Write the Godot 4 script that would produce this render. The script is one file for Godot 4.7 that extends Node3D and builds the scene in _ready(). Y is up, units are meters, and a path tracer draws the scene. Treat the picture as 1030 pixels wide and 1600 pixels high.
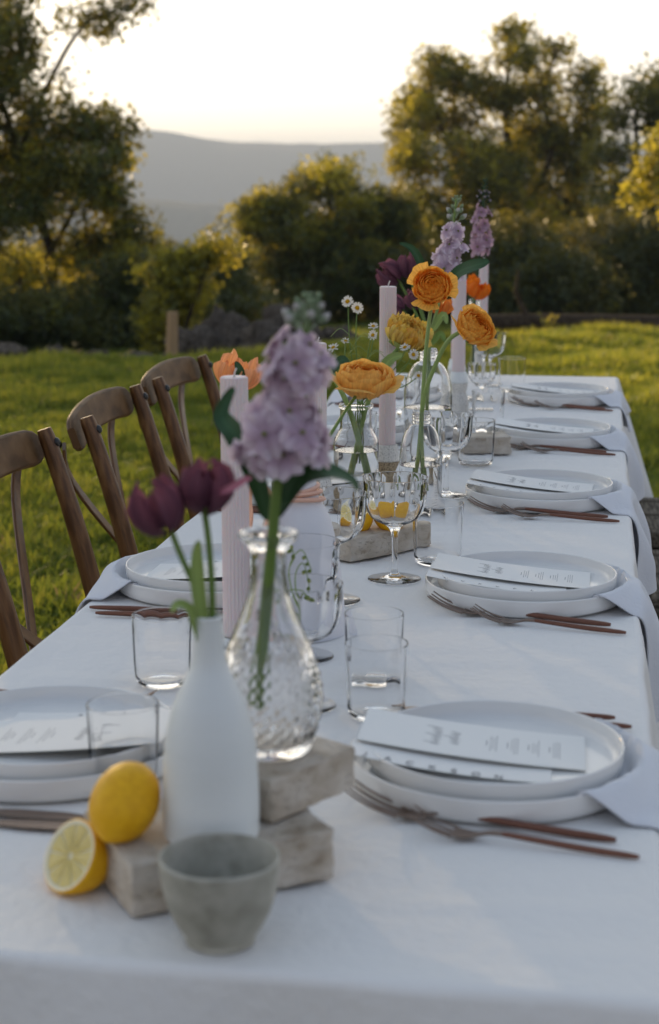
extends Node3D

# ---------------------------------------------------------------- geometry
class Geo:
	var v := PackedVector3Array()
	var t := PackedInt32Array()
	var c := PackedColorArray()
	var w := PackedVector2Array()
	var col := Color(1, 1, 1)
	var xf := Transform3D()

	func p(q: Vector3, uv := Vector2.ZERO) -> int:
		v.push_back(xf * q)
		c.push_back(col)
		w.push_back(uv)
		return v.size() - 1

	func tri(a: int, b: int, d: int) -> void:  # counter-clockwise seen from outside
		t.push_back(a)
		t.push_back(d)
		t.push_back(b)

	func quad(a: int, b: int, d: int, e: int) -> void:
		tri(a, b, d)
		tri(a, d, e)

	func flat_quad(a: Vector3, b: Vector3, d: Vector3, e: Vector3) -> void:
		quad(p(a, Vector2(0, 1)), p(b, Vector2(1, 1)), p(d, Vector2(1, 0)), p(e, Vector2(0, 0)))

	func loft(rings: Array, wrap := true, cap0 := false, cap1 := false) -> void:
		var n: int = rings[0].size()
		var base := v.size()
		for r in rings.size():
			for k in n:
				p(rings[r][k], Vector2(float(k) / n, float(r) / maxf(rings.size() - 1, 1)))
		var last := n if wrap else n - 1
		for r in rings.size() - 1:
			for k in last:
				var k2 := (k + 1) % n
				var a := base + r * n
				quad(a + k2, a + k, a + n + k, a + n + k2)
		if cap0:
			fan(rings[0], false)
		if cap1:
			fan(rings[rings.size() - 1], true)

	func fan(ring: Array, up: bool) -> void:
		var mid := Vector3.ZERO
		for q in ring:
			mid += q
		var m := p(mid / ring.size())
		var ids := []
		for q in ring:
			ids.push_back(p(q))
		for k in ids.size():
			var a: int = ids[k]
			var b: int = ids[(k + 1) % ids.size()]
			if up:
				tri(m, b, a)
			else:
				tri(m, a, b)

	func lathe(prof: Array, seg: int, shape = null) -> void:
		var rings := []
		for j in prof.size():
			var ring := []
			for k in seg:
				var a := TAU * k / seg
				var r: float = prof[j].x
				if shape != null and r > 0.0:
					r = shape.call(a, prof[j].y, r, j)
				ring.push_back(Vector3(cos(a) * r, prof[j].y, sin(a) * r))
			rings.push_back(ring)
		loft(rings)

	func tube(pts: Array, rad, seg := 8, caps := true, squash := 1.0) -> void:
		var rings := []
		var nrm := Vector3.ZERO
		for i in pts.size():
			var tan: Vector3 = (pts[mini(i + 1, pts.size() - 1)] - pts[maxi(i - 1, 0)]).normalized()
			if i == 0:
				nrm = tan.cross(Vector3(0.31, 0.2, 0.93))
				if nrm.length() < 0.1:
					nrm = tan.cross(Vector3.RIGHT)
			nrm = (nrm - tan * nrm.dot(tan)).normalized()
			var bi := nrm.cross(tan)
			var r: float = rad[i] if rad is Array else rad
			var ring := []
			for k in seg:
				var a := TAU * k / seg
				ring.push_back(pts[i] + nrm * (cos(a) * r) + bi * (sin(a) * r * squash))
			rings.push_back(ring)
		loft(rings, true, caps, caps)

	func surf(nu: int, nv: int, f: Callable, tint = null) -> void:
		var base := v.size()
		for j in nv + 1:
			for i in nu + 1:
				var a := float(i) / nu
				var b := float(j) / nv
				if tint != null:
					col = tint.call(a, b)
				p(f.call(a, b), Vector2(a, b))
		for j in nv:
			for i in nu:
				var k := base + j * (nu + 1) + i
				quad(k, k + 1, k + nu + 2, k + nu + 1)

	func box(size: Vector3, mid := Vector3.ZERO, bevel := 0.002) -> void:
		var h := size / 2.0
		var b := minf(bevel, minf(h.x, minf(h.y, h.z)) * 0.9)
		var rings := []
		for q in [[-h.y, b], [-h.y + b, 0.0], [h.y - b, 0.0], [h.y, b]]:
			var ring := []
			var x: float = h.x - q[1]
			var z: float = h.z - q[1]
			for e in [[x, z - b], [x - b, z], [-x + b, z], [-x, z - b], [-x, -z + b], [-x + b, -z], [x - b, -z], [x, -z + b]]:
				ring.push_back(mid + Vector3(e[0], q[0], e[1]))
			rings.push_back(ring)
		var base := v.size()
		loft(rings)
		var top := base + 24
		for k in range(1, 7):
			tri(base, base + k, base + k + 1)
			tri(top, top + k + 1, top + k)

	func ellipsoid(mid: Vector3, r: Vector3, nu := 12, nv := 8, bump = null) -> void:
		var rings := []
		for j in nv + 1:
			var ring := []
			var q := PI * (float(j) / nv - 0.5)
			for k in nu:
				var a := TAU * k / nu
				var d := Vector3(cos(q) * cos(a), sin(q), cos(q) * sin(a))
				var s: float = bump.call(d) if bump != null else 1.0
				ring.push_back(mid + d * r * s)
			rings.push_back(ring)
		loft(rings)

	func mesh(colored := false, flat := false) -> ArrayMesh:
		var vv := v
		var tt := t
		var cc := c
		var ww := w
		if flat:
			vv = PackedVector3Array()
			cc = PackedColorArray()
			ww = PackedVector2Array()
			tt = PackedInt32Array()
			for k in t:
				tt.push_back(vv.size())
				vv.push_back(v[k])
				cc.push_back(c[k])
				ww.push_back(w[k])
		var n := PackedVector3Array()
		n.resize(vv.size())
		for k in range(0, tt.size(), 3):
			var a := vv[tt[k]]
			var f := (vv[tt[k + 2]] - a).cross(vv[tt[k + 1]] - a)
			n[tt[k]] += f
			n[tt[k + 1]] += f
			n[tt[k + 2]] += f
		for k in n.size():
			n[k] = n[k].normalized() if n[k].length_squared() > 1e-24 else Vector3.UP
		var arr := []
		arr.resize(Mesh.ARRAY_MAX)
		arr[Mesh.ARRAY_VERTEX] = vv
		arr[Mesh.ARRAY_NORMAL] = n
		arr[Mesh.ARRAY_TEX_UV] = ww
		if colored:
			arr[Mesh.ARRAY_COLOR] = cc
		arr[Mesh.ARRAY_INDEX] = tt
		var m := ArrayMesh.new()
		m.add_surface_from_arrays(Mesh.PRIMITIVE_TRIANGLES, arr)
		return m


# ---------------------------------------------------------------- naming, materials
var taken := {}
var rng := RandomNumberGenerator.new()
var M := {}
const TOP := 0.75


func numbered(n: String) -> String:
	taken[n] = taken.get(n, -1) + 1
	return n if taken[n] == 0 else "%s_%03d" % [n, taken[n]]


func tag(o: Node3D, label: String, category: String, group := "", kind := "") -> Node3D:
	if label:
		o.set_meta("label", label)
	if category:
		o.set_meta("category", category)
	if group:
		o.set_meta("group", group)
	if kind:
		o.set_meta("kind", kind)
	return o


func thing(called: String, at: Vector3, turn: float, label: String, category: String, group := "") -> Node3D:
	var o := Node3D.new()
	o.name = numbered(called)
	add_child(o)
	o.position = at
	o.rotation.y = turn
	return tag(o, label, category, group)


func part(called: String, m: Mesh, mat: Material, parent: Node3D, at := Transform3D()) -> MeshInstance3D:
	var o := MeshInstance3D.new()
	var k := 0
	for ch in parent.get_children():
		if str(ch.name) == called or str(ch.name).begins_with(called + "_0") or str(ch.name).begins_with(called + "_1"):
			k += 1
	o.name = called if k == 0 else "%s_%03d" % [called, k]
	o.mesh = m
	o.material_override = mat
	o.transform = at
	parent.add_child(o)
	return o


func single(called: String, m: Mesh, mat: Material, at: Vector3, turn: float, label: String, category: String, group := "", kind := "") -> MeshInstance3D:
	var o := MeshInstance3D.new()
	o.name = numbered(called)
	o.mesh = m
	o.material_override = mat
	add_child(o)
	o.position = at
	o.rotation.y = turn
	tag(o, label, category, group, kind)
	return o


func again(src: Node3D, at: Vector3, turn: float, label: String) -> Node3D:
	var base := str(src.name)
	var cut := RegEx.create_from_string("_\\d{3}$")
	var o: Node3D = src.duplicate()
	o.name = numbered(cut.sub(base, ""))
	add_child(o)
	o.position = at
	o.rotation = Vector3(0, turn, 0)
	o.set_meta("label", label)
	return o


func lin(r: float, g: float, b: float, a := 1.0) -> Color:
	return Color(r, g, b, a).linear_to_srgb()


func mat(called: String, color: Color, rough: float, spec := 0.5) -> StandardMaterial3D:
	var m := StandardMaterial3D.new()
	m.resource_name = called
	m.albedo_color = color
	m.roughness = rough
	m.metallic_specular = spec
	M[called] = m
	return m


func vcol(m: StandardMaterial3D) -> StandardMaterial3D:
	m.vertex_color_use_as_albedo = true
	return m


func noise_tex(freq: float, octaves: int, sd: int, colors: Array, offs: Array, size := 512, kind := FastNoiseLite.TYPE_SIMPLEX_SMOOTH) -> NoiseTexture2D:
	var n := FastNoiseLite.new()
	n.noise_type = kind
	n.seed = sd
	n.frequency = freq
	n.fractal_octaves = octaves
	var t := NoiseTexture2D.new()
	t.width = size
	t.height = size
	t.seamless = true
	t.noise = n
	if colors.size():
		var g := Gradient.new()
		g.offsets = PackedFloat32Array(offs)
		g.colors = PackedColorArray(colors)
		t.color_ramp = g
	return t


func tri_map(m: StandardMaterial3D, scale: Vector3, world := false) -> StandardMaterial3D:
	m.uv1_triplanar = true
	m.uv1_world_triplanar = world
	m.uv1_scale = scale
	return m


func bump(m: StandardMaterial3D, t: Texture2D, cm: float) -> void:
	m.heightmap_enabled = true
	m.heightmap_texture = t
	m.heightmap_scale = cm


func glow_through(m: StandardMaterial3D, r: float, g: float, b: float) -> StandardMaterial3D:
	m.backlight_enabled = true
	m.backlight = lin(r, g, b)
	return m


func curve(pts: Array, n: int) -> Array:
	var out := []
	for i in pts.size() - 1:
		var a: Vector3 = pts[maxi(i - 1, 0)]
		var b: Vector3 = pts[i]
		var c: Vector3 = pts[i + 1]
		var d: Vector3 = pts[mini(i + 2, pts.size() - 1)]
		for k in n:
			out.push_back(b.cubic_interpolate(c, a, d, float(k) / n))
	out.push_back(pts[pts.size() - 1])
	return out


func taper(a: float, b: float, n: int) -> Array:
	var out := []
	for k in n:
		out.push_back(lerpf(a, b, float(k) / maxf(n - 1, 1)))
	return out


func facing(dir: Vector3, at: Vector3, spin := 0.0) -> Transform3D:  # local +Y turned to dir
	var y := dir.normalized()
	var x := y.cross(Vector3(0.123, 0.1, 0.97)).normalized()
	if absf(y.dot(Vector3(0.123, 0.1, 0.97).normalized())) > 0.98:
		x = y.cross(Vector3.RIGHT).normalized()
	var z := x.cross(y)
	return Transform3D(Basis(x, y, z) * Basis(Vector3.UP, spin), at)


func make_materials() -> void:
	# cloths
	var cloth := mat("cloth", lin(0.78, 0.765, 0.74), 0.92, 0.25)
	tri_map(cloth, Vector3.ONE * 9.0, true)
	bump(cloth, noise_tex(0.012, 4, 5, [], []), 0.08)
	var nap := mat("napkin", lin(0.76, 0.77, 0.8), 0.95, 0.2)
	tri_map(nap, Vector3.ONE * 14.0, true)
	bump(nap, noise_tex(0.02, 3, 8, [], []), 0.06)
	glow_through(nap, 0.2, 0.2, 0.22)
	mat("porcelain", lin(0.77, 0.765, 0.745), 0.12, 0.5)
	mat("paper", lin(0.82, 0.81, 0.78), 0.85, 0.25)
	mat("ink", lin(0.26, 0.255, 0.25), 0.8, 0.2)
	# glass
	var g := mat("glass", Color(1, 1, 1, 0.0), 0.0)
	g.refraction_enabled = true
	g.refraction_scale = 0.042
	var tg := mat("thin_glass", Color(1, 1, 1, 0.0), 0.0)
	tg.refraction_enabled = true
	tg.refraction_scale = 0.022
	var wa := mat("water", Color(1, 1, 1, 0.0), 0.0)
	wa.refraction_enabled = true
	wa.refraction_scale = 0.033
	# metals
	var st := mat("copper_steel", lin(0.24, 0.18, 0.145), 0.3)
	st.metallic = 1.0
	var hd := mat("copper_handle", lin(0.19, 0.088, 0.06), 0.36)
	hd.metallic = 0.75
	var bolt := mat("bolt", lin(0.05, 0.05, 0.05), 0.4)
	bolt.metallic = 0.9
	# wood
	var wood := mat("wood", Color.WHITE, 0.38, 0.45)
	wood.albedo_texture = noise_tex(0.02, 5, 11, [lin(0.075, 0.03, 0.009), lin(0.12, 0.053, 0.017), lin(0.17, 0.085, 0.03)], [0.25, 0.5, 0.8])
	wood.uv1_scale = Vector3(0.6, 0.9, 1)
	var worn := mat("worn_wood", Color.WHITE, 0.55, 0.25)
	worn.albedo_texture = noise_tex(0.018, 5, 12, [lin(0.07, 0.036, 0.015), lin(0.115, 0.062, 0.027), lin(0.16, 0.092, 0.043)], [0.25, 0.5, 0.8])
	worn.uv1_scale = Vector3(0.8, 0.5, 1)
	var grey := mat("grey_timber", Color.WHITE, 0.8, 0.3)
	grey.albedo_texture = noise_tex(0.016, 5, 13, [lin(0.035, 0.028, 0.02), lin(0.1, 0.082, 0.06), lin(0.19, 0.165, 0.13)], [0.2, 0.5, 0.8])
	tri_map(grey, Vector3(10, 10, 1.2))
	bump(grey, grey.albedo_texture, 0.12)
	# stone and ceramics
	var stone := mat("travertine", Color.WHITE, 0.85, 0.3)
	stone.albedo_texture = noise_tex(0.008, 6, 21, [lin(0.3, 0.24, 0.175), lin(0.43, 0.37, 0.295), lin(0.51, 0.45, 0.375), lin(0.57, 0.52, 0.45)], [0.12, 0.34, 0.6, 0.9])
	tri_map(stone, Vector3(5, 9, 5))
	bump(stone, noise_tex(0.05, 4, 22, [Color.BLACK, Color(1.0, 1.0, 1.0), Color.WHITE], [0.2, 0.3, 0.7]), 0.1)
	var cup := mat("stoneware", Color.WHITE, 0.55, 0.4)
	cup.albedo_texture = noise_tex(0.014, 6, 31, [lin(0.31, 0.3, 0.245), lin(0.395, 0.38, 0.32), lin(0.47, 0.455, 0.39)], [0.2, 0.5, 0.8])
	tri_map(cup, Vector3.ONE * 6.0)
	var wc := mat("white_ceramic", lin(0.72, 0.745, 0.73), 0.42, 0.45)
	bump(tri_map(wc, Vector3.ONE * 12.0), noise_tex(0.02, 4, 33, [], []), 0.02)
	var speck := mat("speckled", Color.WHITE, 0.6, 0.35)
	speck.albedo_texture = noise_tex(0.06, 2, 35, [lin(0.03, 0.02, 0.015), lin(0.06, 0.04, 0.03), lin(0.68, 0.66, 0.61), lin(0.72, 0.7, 0.65)], [0.24, 0.255, 0.275, 0.8])
	tri_map(speck, Vector3.ONE * 11.0)
	var clay := mat("raw_clay", Color.WHITE, 0.8, 0.25)
	clay.albedo_texture = noise_tex(0.06, 2, 36, [lin(0.03, 0.015, 0.01), lin(0.08, 0.05, 0.03), lin(0.42, 0.33, 0.21), lin(0.48, 0.39, 0.26)], [0.3, 0.33, 0.36, 0.8])
	tri_map(clay, Vector3.ONE * 11.0)
	var wax := mat("pink_wax", lin(0.7, 0.61, 0.6), 0.5, 0.35)
	wax.subsurf_scatter_enabled = true
	wax.subsurf_scatter_strength = 0.25
	var sw := mat("stump_wood", lin(0.42, 0.28, 0.15), 0.85, 0.2)
	bump(tri_map(sw, Vector3(9, 1, 9)), noise_tex(0.03, 3, 60, [], [], 256), 0.6)
	var vw := mat("vessel_white", lin(0.67, 0.67, 0.7), 0.55, 0.35)
	bump(tri_map(vw, Vector3.ONE * 9.0), noise_tex(0.02, 3, 61, [], [], 256), 0.02)
	mat("wick", lin(0.6, 0.57, 0.52), 0.9)
	var rib := mat("ribbon", lin(0.8, 0.5, 0.38), 0.55, 0.4)
	glow_through(rib, 0.3, 0.2, 0.15)
	# fruit
	var lem := mat("lemon_skin", Color.WHITE, 0.48, 0.4)
	lem.albedo_texture = noise_tex(0.01, 3, 41, [lin(0.76, 0.38, 0.003), lin(0.84, 0.46, 0.006)], [0.3, 0.7])
	bump(tri_map(lem, Vector3.ONE * 22.0), noise_tex(0.06, 2, 42, [], []), 0.03)
	mat("pith", lin(0.82, 0.76, 0.55), 0.7)
	var pulp := mat("pulp", lin(0.74, 0.6, 0.2), 0.12, 0.6)
	bump(tri_map(pulp, Vector3.ONE * 40.0), noise_tex(0.06, 2, 43, [], [], 256, FastNoiseLite.TYPE_CELLULAR), 0.06)
	glow_through(pulp, 0.35, 0.3, 0.1)
	# plants
	var pt := glow_through(vcol(mat("petal", Color.WHITE, 0.55, 0.3)), 1.0, 1.0, 1.0)
	pt.albedo_texture = noise_tex(0.03, 4, 71, [Color(0.92, 0.9, 0.9), Color(0.97, 0.97, 0.97), Color(1, 1, 1)], [0.25, 0.5, 0.7], 256)
	pt.uv1_scale = Vector3(1.6, 0.12, 1)
	glow_through(vcol(mat("stem", Color.WHITE, 0.5, 0.4)), 0.12, 0.12, 0.1)
	glow_through(vcol(mat("leaf", Color.WHITE, 0.5, 0.4)), 0.25, 0.25, 0.2)
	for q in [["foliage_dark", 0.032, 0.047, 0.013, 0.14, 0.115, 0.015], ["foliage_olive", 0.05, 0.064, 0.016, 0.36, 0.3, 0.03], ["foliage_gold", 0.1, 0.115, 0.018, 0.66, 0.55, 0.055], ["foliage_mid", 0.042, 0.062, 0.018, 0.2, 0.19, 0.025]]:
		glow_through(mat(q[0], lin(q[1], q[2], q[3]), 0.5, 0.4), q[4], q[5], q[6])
	glow_through(mat("grass_deep", lin(0.034, 0.066, 0.012), 0.6, 0.3), 0.3, 0.34, 0.04)
	glow_through(mat("grass_pale", lin(0.11, 0.13, 0.022), 0.6, 0.3), 0.46, 0.44, 0.05)
	glow_through(mat("grass_dry", lin(0.26, 0.19, 0.085), 0.7, 0.3), 0.3, 0.22, 0.1)
	var soil := mat("soil", Color.WHITE, 0.95, 0.2)
	soil.albedo_texture = noise_tex(0.02, 5, 51, [lin(0.015, 0.02, 0.006), lin(0.024, 0.034, 0.008), lin(0.04, 0.045, 0.014)], [0.25, 0.5, 0.8])
	tri_map(soil, Vector3.ONE * 0.6, true)
	var forest := mat("forest", Color.WHITE, 0.95, 0.1)
	forest.albedo_texture = noise_tex(0.03, 5, 52, [lin(0.02, 0.028, 0.012), lin(0.04, 0.05, 0.02), lin(0.075, 0.075, 0.035)], [0.25, 0.5, 0.8])
	tri_map(forest, Vector3.ONE * 0.004, true)
	bump(forest, forest.albedo_texture, 800.0)
	var bark := mat("bark", Color.WHITE, 0.9, 0.2)
	bark.albedo_texture = noise_tex(0.03, 4, 53, [lin(0.02, 0.014, 0.009), lin(0.06, 0.043, 0.028), lin(0.11, 0.085, 0.06)], [0.25, 0.5, 0.8])
	tri_map(bark, Vector3(3, 0.7, 3))
	bump(bark, bark.albedo_texture, 1.5)
	var rock := mat("rock", Color.WHITE, 0.9, 0.25)
	rock.albedo_texture = noise_tex(0.02, 5, 54, [lin(0.03, 0.024, 0.018), lin(0.075, 0.06, 0.045), lin(0.15, 0.125, 0.1)], [0.25, 0.5, 0.8])
	tri_map(rock, Vector3.ONE * 2.0, true)
	bump(rock, rock.albedo_texture, 1.5)


# ---------------------------------------------------------------- the scene
# trees towards the sun: x, z, spread, top, masses, bottom, density
const SHADERS := [
	[-15.0, -28.3, 2.4, 8.6, 120, 3.2, 0.07, "tall shade tree standing towards the sun, left of the picture"],
	[-19.2, -26.5, 2.2, 8.0, 90, 2.4, 0.1, "tall shade tree farthest out to the left of the picture"],
]


# clear air after a warm day: bright and cream towards the low sun, cooler and dimmer overhead and opposite
func evening_sky(to_sun: Vector3) -> ImageTexture:
	var im := Image.create(512, 256, false, Image.FORMAT_RGBF)
	var flat_sun := Vector3(to_sun.x, 0, to_sun.z).normalized()
	for j in 256:
		var el := PI * (0.5 - (j + 0.5) / 256.0)
		for i in 512:
			var az := TAU * (i + 0.5) / 512.0
			var d := Vector3(sin(az) * cos(el), sin(el), -cos(az) * cos(el))
			var up := maxf(d.y, 0.0)
			var near := pow(0.5 + 0.5 * (d - Vector3(0, d.y, 0)).normalized().dot(flat_sun), 1.6)
			var low := Vector3(0.36, 0.36, 0.42).lerp(Vector3(1.62, 1.48, 1.26), near)
			var high := Vector3(0.185, 0.245, 0.35).lerp(Vector3(0.31, 0.385, 0.475), near)
			var c := high.lerp(low, pow(1.0 - up, 2.4))
			c *= Vector3.ONE + Vector3(0.62, 0.46, 0.2) * near * exp(-up * 20.0)   # haze glow low over the hills
			c += Vector3(0.9, 0.72, 0.48) * 0.8 * pow(maxf(d.dot(to_sun), 0.0), 24.0)
			im.set_pixel(i, j, Color(c.x, c.y, c.z))
	return ImageTexture.create_from_image(im)


func _ready() -> void:
	var sun_side := deg_to_rad(29.0)
	var sun_up := deg_to_rad(10.0)
	var to_sun := Vector3(-sin(sun_side) * cos(sun_up), sin(sun_up), -cos(sun_side) * cos(sun_up))
	var cam := Camera3D.new()
	cam.name = "camera"
	cam.position = Vector3(0, 1.25, 0)
	cam.rotation = Vector3(-atan(512.0 / 2600.0), 0.15792, 0)
	var lens := CameraAttributesPhysical.new()
	lens.frustum_focal_length = 39.0
	lens.frustum_focus_distance = 2.3
	lens.frustum_near = 0.05
	lens.frustum_far = 9000.0
	lens.exposure_aperture = 4.6
	cam.attributes = lens
	cam.fov = 34.2
	cam.near = 0.05
	cam.far = 9000.0
	add_child(cam)
	cam.current = true

	var sky := PanoramaSkyMaterial.new()
	sky.panorama = evening_sky(to_sun)
	var env := Environment.new()
	env.background_mode = Environment.BG_SKY
	env.sky = Sky.new()
	env.sky.sky_material = sky
	env.tonemap_mode = Environment.TONE_MAPPER_LINEAR
	env.tonemap_exposure = 1.48
	env.sdfgi_enabled = true
	env.ssao_enabled = true
	env.ssil_enabled = true
	env.fog_enabled = true
	env.fog_density = 0.00034
	env.fog_light_color = lin(0.7, 0.82, 1.0)
	var we := WorldEnvironment.new()
	we.name = "world_environment"
	we.environment = env
	add_child(we)

	var sun := DirectionalLight3D.new()
	sun.name = "sun"
	sun.look_at_from_position(Vector3.ZERO, -to_sun, Vector3.UP)
	sun.light_color = Color(1.0, 0.86, 0.64)
	sun.light_energy = 1.6
	sun.light_angular_distance = 0.9
	sun.shadow_enabled = true
	add_child(sun)

	make_materials()
	build_land()
	build_trees()
	build_edge_things()
	build_grass()
	build_table()
	build_seats()
	build_stones()
	build_places()
	build_vases()
	build_glasses()
	build_candles()
	build_fruit()
	build_flowers()


# ---------------------------------------------------------------- land
func along(x: float, z: float) -> float:  # distance out from the table's near end, across the lawn
	return -0.157 * x - 0.988 * z


func lawn_end(x: float, z: float) -> float:
	var side := 0.988 * x - 0.157 * z
	return 12.8 + clampf(side, -3.0, 3.0) * 0.53 + 0.25 * sin(side * 1.3) + 0.15 * sin(side * 3.1 + 1.0)


func land(x: float, z: float) -> float:
	var q := along(x, z) - lawn_end(x, z)
	if q <= 0.0:
		return 0.012 * sin(x * 1.9 + z) * sin(z * 1.4 - x * 0.6) - 0.01
	var y := -0.058 * q - 0.01 - 0.3 * smoothstep(0.0, 2.6, q)
	if q > 40.0:
		y -= (q - 40.0) * 0.13 * smoothstep(40.0, 90.0, q)
	return maxf(y, -95.0 + 3.0 * sin(x * 0.01) + 3.0 * cos(z * 0.008))


func build_land() -> void:
	var g := Geo.new()
	g.surf(90, 150, func(a, b):
		var q: float = -14.0 + 44.0 * b + 5200.0 * pow(b, 6.0)
		var s: float = (a - 0.5) * 2.0
		s = (absf(s) * 0.35 + 0.65 * pow(absf(s), 3.0)) * signf(s) * (26.0 + maxf(q, 0.0) * 0.9)
		var x: float = -0.157 * q + 0.988 * s
		var z: float = -0.988 * q - 0.157 * s
		return Vector3(x, land(x, z), z))
	single("ground", g.mesh(), M.soil, Vector3.ZERO, 0, "grassy ground of the lawn falling away to the valley", "ground", "", "structure")
	# three ranges, far to near
	ridge("mountain", 3900.0, 1500.0, 4200.0, func(s): return 1.25 + 97.0 + 27.0 * smoothstep(-180.0, -400.0, s) + 9.0 * smoothstep(-560.0, -900.0, s) + 5.0 * sin(s * 0.006) - 4.0 * smoothstep(-200.0, 100.0, s), 1, "long hazy blue mountain ridge across the valley")
	ridge("foothill", 2300.0, 700.0, 2600.0, func(s): return -30.0 + 14.0 * sin(s * 0.0045 + 2.6) + 8.0 * sin(s * 0.012), 2, "lower hazy foothill in front of the blue mountain")
	ridge("wooded_rise", 1000.0, 260.0, 1300.0, func(s): return -30.0 + 5.0 * sin(s * 0.011 + 0.9) + 2.5 * sin(s * 0.031), 3, "dark wooded rise on the valley floor below the foothill")


func ridge(called: String, far: float, deep: float, wide: float, top: Callable, sd: int, label: String) -> void:
	var n := FastNoiseLite.new()
	n.seed = sd
	n.frequency = 2.2 / deep
	n.fractal_octaves = 5
	var g := Geo.new()
	g.surf(150, 40, func(a, b):
		var s: float = (a - 0.5) * wide
		var q: float = far + (b - 0.62) * deep
		var x: float = -0.157 * q + 0.988 * s
		var z: float = -0.988 * q - 0.157 * s
		var k: float = 1.0 - absf(b - 0.62) / 0.62
		var shape: float = smoothstep(0.0, 1.0, clampf(k, 0, 1))
		var h: float = top.call(s)
		var y: float = lerpf(-110.0, h, shape) + n.get_noise_2d(x, z) * deep * 0.06 * shape * (1.15 - shape)
		y += n.get_noise_2d(x * 9.0, z * 9.0) * deep * 0.003
		return Vector3(x, y, z))
	single(called, g.mesh(), M.forest, Vector3.ZERO, 0, label, "hill", "", "structure")


func blade_tuft(sd: int, blades: int, tall: float, spread: float) -> ArrayMesh:
	var r := RandomNumberGenerator.new()
	r.seed = sd
	var g := Geo.new()
	for k in blades:
		var a := r.randf() * TAU
		var at := Vector3(cos(a), 0, sin(a)) * spread * sqrt(r.randf())
		var h := tall * r.randf_range(0.45, 1.0)
		var lean := Vector3(r.randfn(), 0, r.randfn()) * h * 0.33
		var side := Vector3(cos(a * 3.0), 0, sin(a * 3.0)) * r.randf_range(0.002, 0.0048)
		var p0 := at
		var p1 := at + Vector3(0, h * 0.6, 0) + lean * 0.35
		var p2 := at + Vector3(0, h * r.randf_range(0.8, 1.0), 0) + lean
		var i0 := g.p(p0 - side)
		var i1 := g.p(p0 + side)
		var i2 := g.p(p1 + side * 0.8)
		var i3 := g.p(p1 - side * 0.8)
		var i4 := g.p(p2)
		g.quad(i0, i1, i2, i3)
		g.tri(i3, i2, i4)
	return g.mesh()


func scatter(called: String, m: Mesh, material: Material, spots: Array, label: String, category: String) -> void:
	var mm := MultiMesh.new()
	mm.transform_format = MultiMesh.TRANSFORM_3D
	mm.mesh = m
	mm.instance_count = spots.size()
	for k in spots.size():
		mm.set_instance_transform(k, spots[k])
	var o := MultiMeshInstance3D.new()
	o.name = numbered(called)
	o.multimesh = mm
	o.material_override = material
	add_child(o)
	tag(o, label, category, "", "stuff")


func build_grass() -> void:
	rng.seed = 77
	var n := FastNoiseLite.new()
	n.seed = 4
	n.frequency = 0.9
	var deep := []
	var pale := []
	var dry := []
	for k in 40000:
		var q := rng.randf_range(2.2, 15.0)
		var s := rng.randf_range(-1.0, 1.0) * (1.7 + q * 0.27)
		var x := -0.157 * q + 0.988 * s
		var z := -0.988 * q - 0.157 * s
		if x > -0.5 and x < 0.03 and z > -4.3:
			continue
		var e := q - lawn_end(x, z)
		if e > 0.5:
			continue
		var patch := n.get_noise_2d(x, z)
		var sc := rng.randf_range(0.5, 1.15) * (1.0 + 0.75 * patch)
		if e > -0.7:
			sc *= 1.1
		var tf := Transform3D(Basis(Vector3.UP, rng.randf() * TAU).scaled(Vector3(1.2, sc, 1.2)), Vector3(x, land(x, z) - 0.008, z))
		var pick := rng.randf() + patch * 0.6
		if pick < 0.78:
			deep.push_back(tf)
		elif pick < 1.0 or rng.randf() < 0.8:
			pale.push_back(tf)
		else:
			dry.push_back(tf)
	scatter("grass", blade_tuft(1, 34, 0.095, 0.085), M.grass_deep, deep, "short deep green lawn grass around the table", "grass")
	scatter("grass", blade_tuft(2, 32, 0.11, 0.075), M.grass_pale, pale, "yellow green blades mixed through the lawn", "grass")
	scatter("grass", blade_tuft(3, 16, 0.1, 0.09), M.grass_dry, dry, "dry straw blades in the lawn", "grass")
	var rough := []
	for k in 11000:
		var q := rng.randf_range(11.0, 36.0)
		var s := rng.randf_range(-1.0, 1.0) * (4.0 + q * 0.62)
		var x := -0.157 * q + 0.988 * s
		var z := -0.988 * q - 0.157 * s
		var e := q - lawn_end(x, z)
		if e < 0.15:
			continue
		rough.push_back(Transform3D(Basis(Vector3.UP, rng.randf() * TAU).scaled(Vector3.ONE * rng.randf_range(0.7, 1.5)), Vector3(x, land(x, z) - 0.02, z)))
	scatter("rough_grass", blade_tuft(5, 26, 0.1, 0.11), M.grass_deep, rough, "long rough grass on the slope past the lawn", "grass")


# ---------------------------------------------------------------- trees
func leaf_clump(sd: int, leaves: int, leaf: float, spread: float) -> ArrayMesh:
	var r := RandomNumberGenerator.new()
	r.seed = sd
	var g := Geo.new()
	for k in leaves:
		var at := Vector3(r.randfn(), r.randfn(), r.randfn()).normalized() * pow(r.randf(), 0.5) * Vector3(1, 0.75, 1) * spread * 0.62
		var b := Basis.from_euler(Vector3(r.randf_range(-0.9, 0.9), r.randf() * TAU, r.randf_range(-0.9, 0.9)))
		g.xf = Transform3D(b, at)
		var l := leaf * r.randf_range(0.7, 1.2)
		var wd := l * 0.26
		var a := g.p(Vector3(0, 0, 0))
		var m1 := g.p(Vector3(wd, l * 0.06, l * 0.45))
		var m2 := g.p(Vector3(-wd, l * 0.06, l * 0.45))
		var c0 := g.p(Vector3(0, 0, l * 0.5))
		var e := g.p(Vector3(0, -l * 0.05, l))
		g.tri(a, c0, m1)
		g.tri(a, m2, c0)
		g.tri(c0, e, m1)
		g.tri(c0, m2, e)
	return g.mesh()


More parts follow.
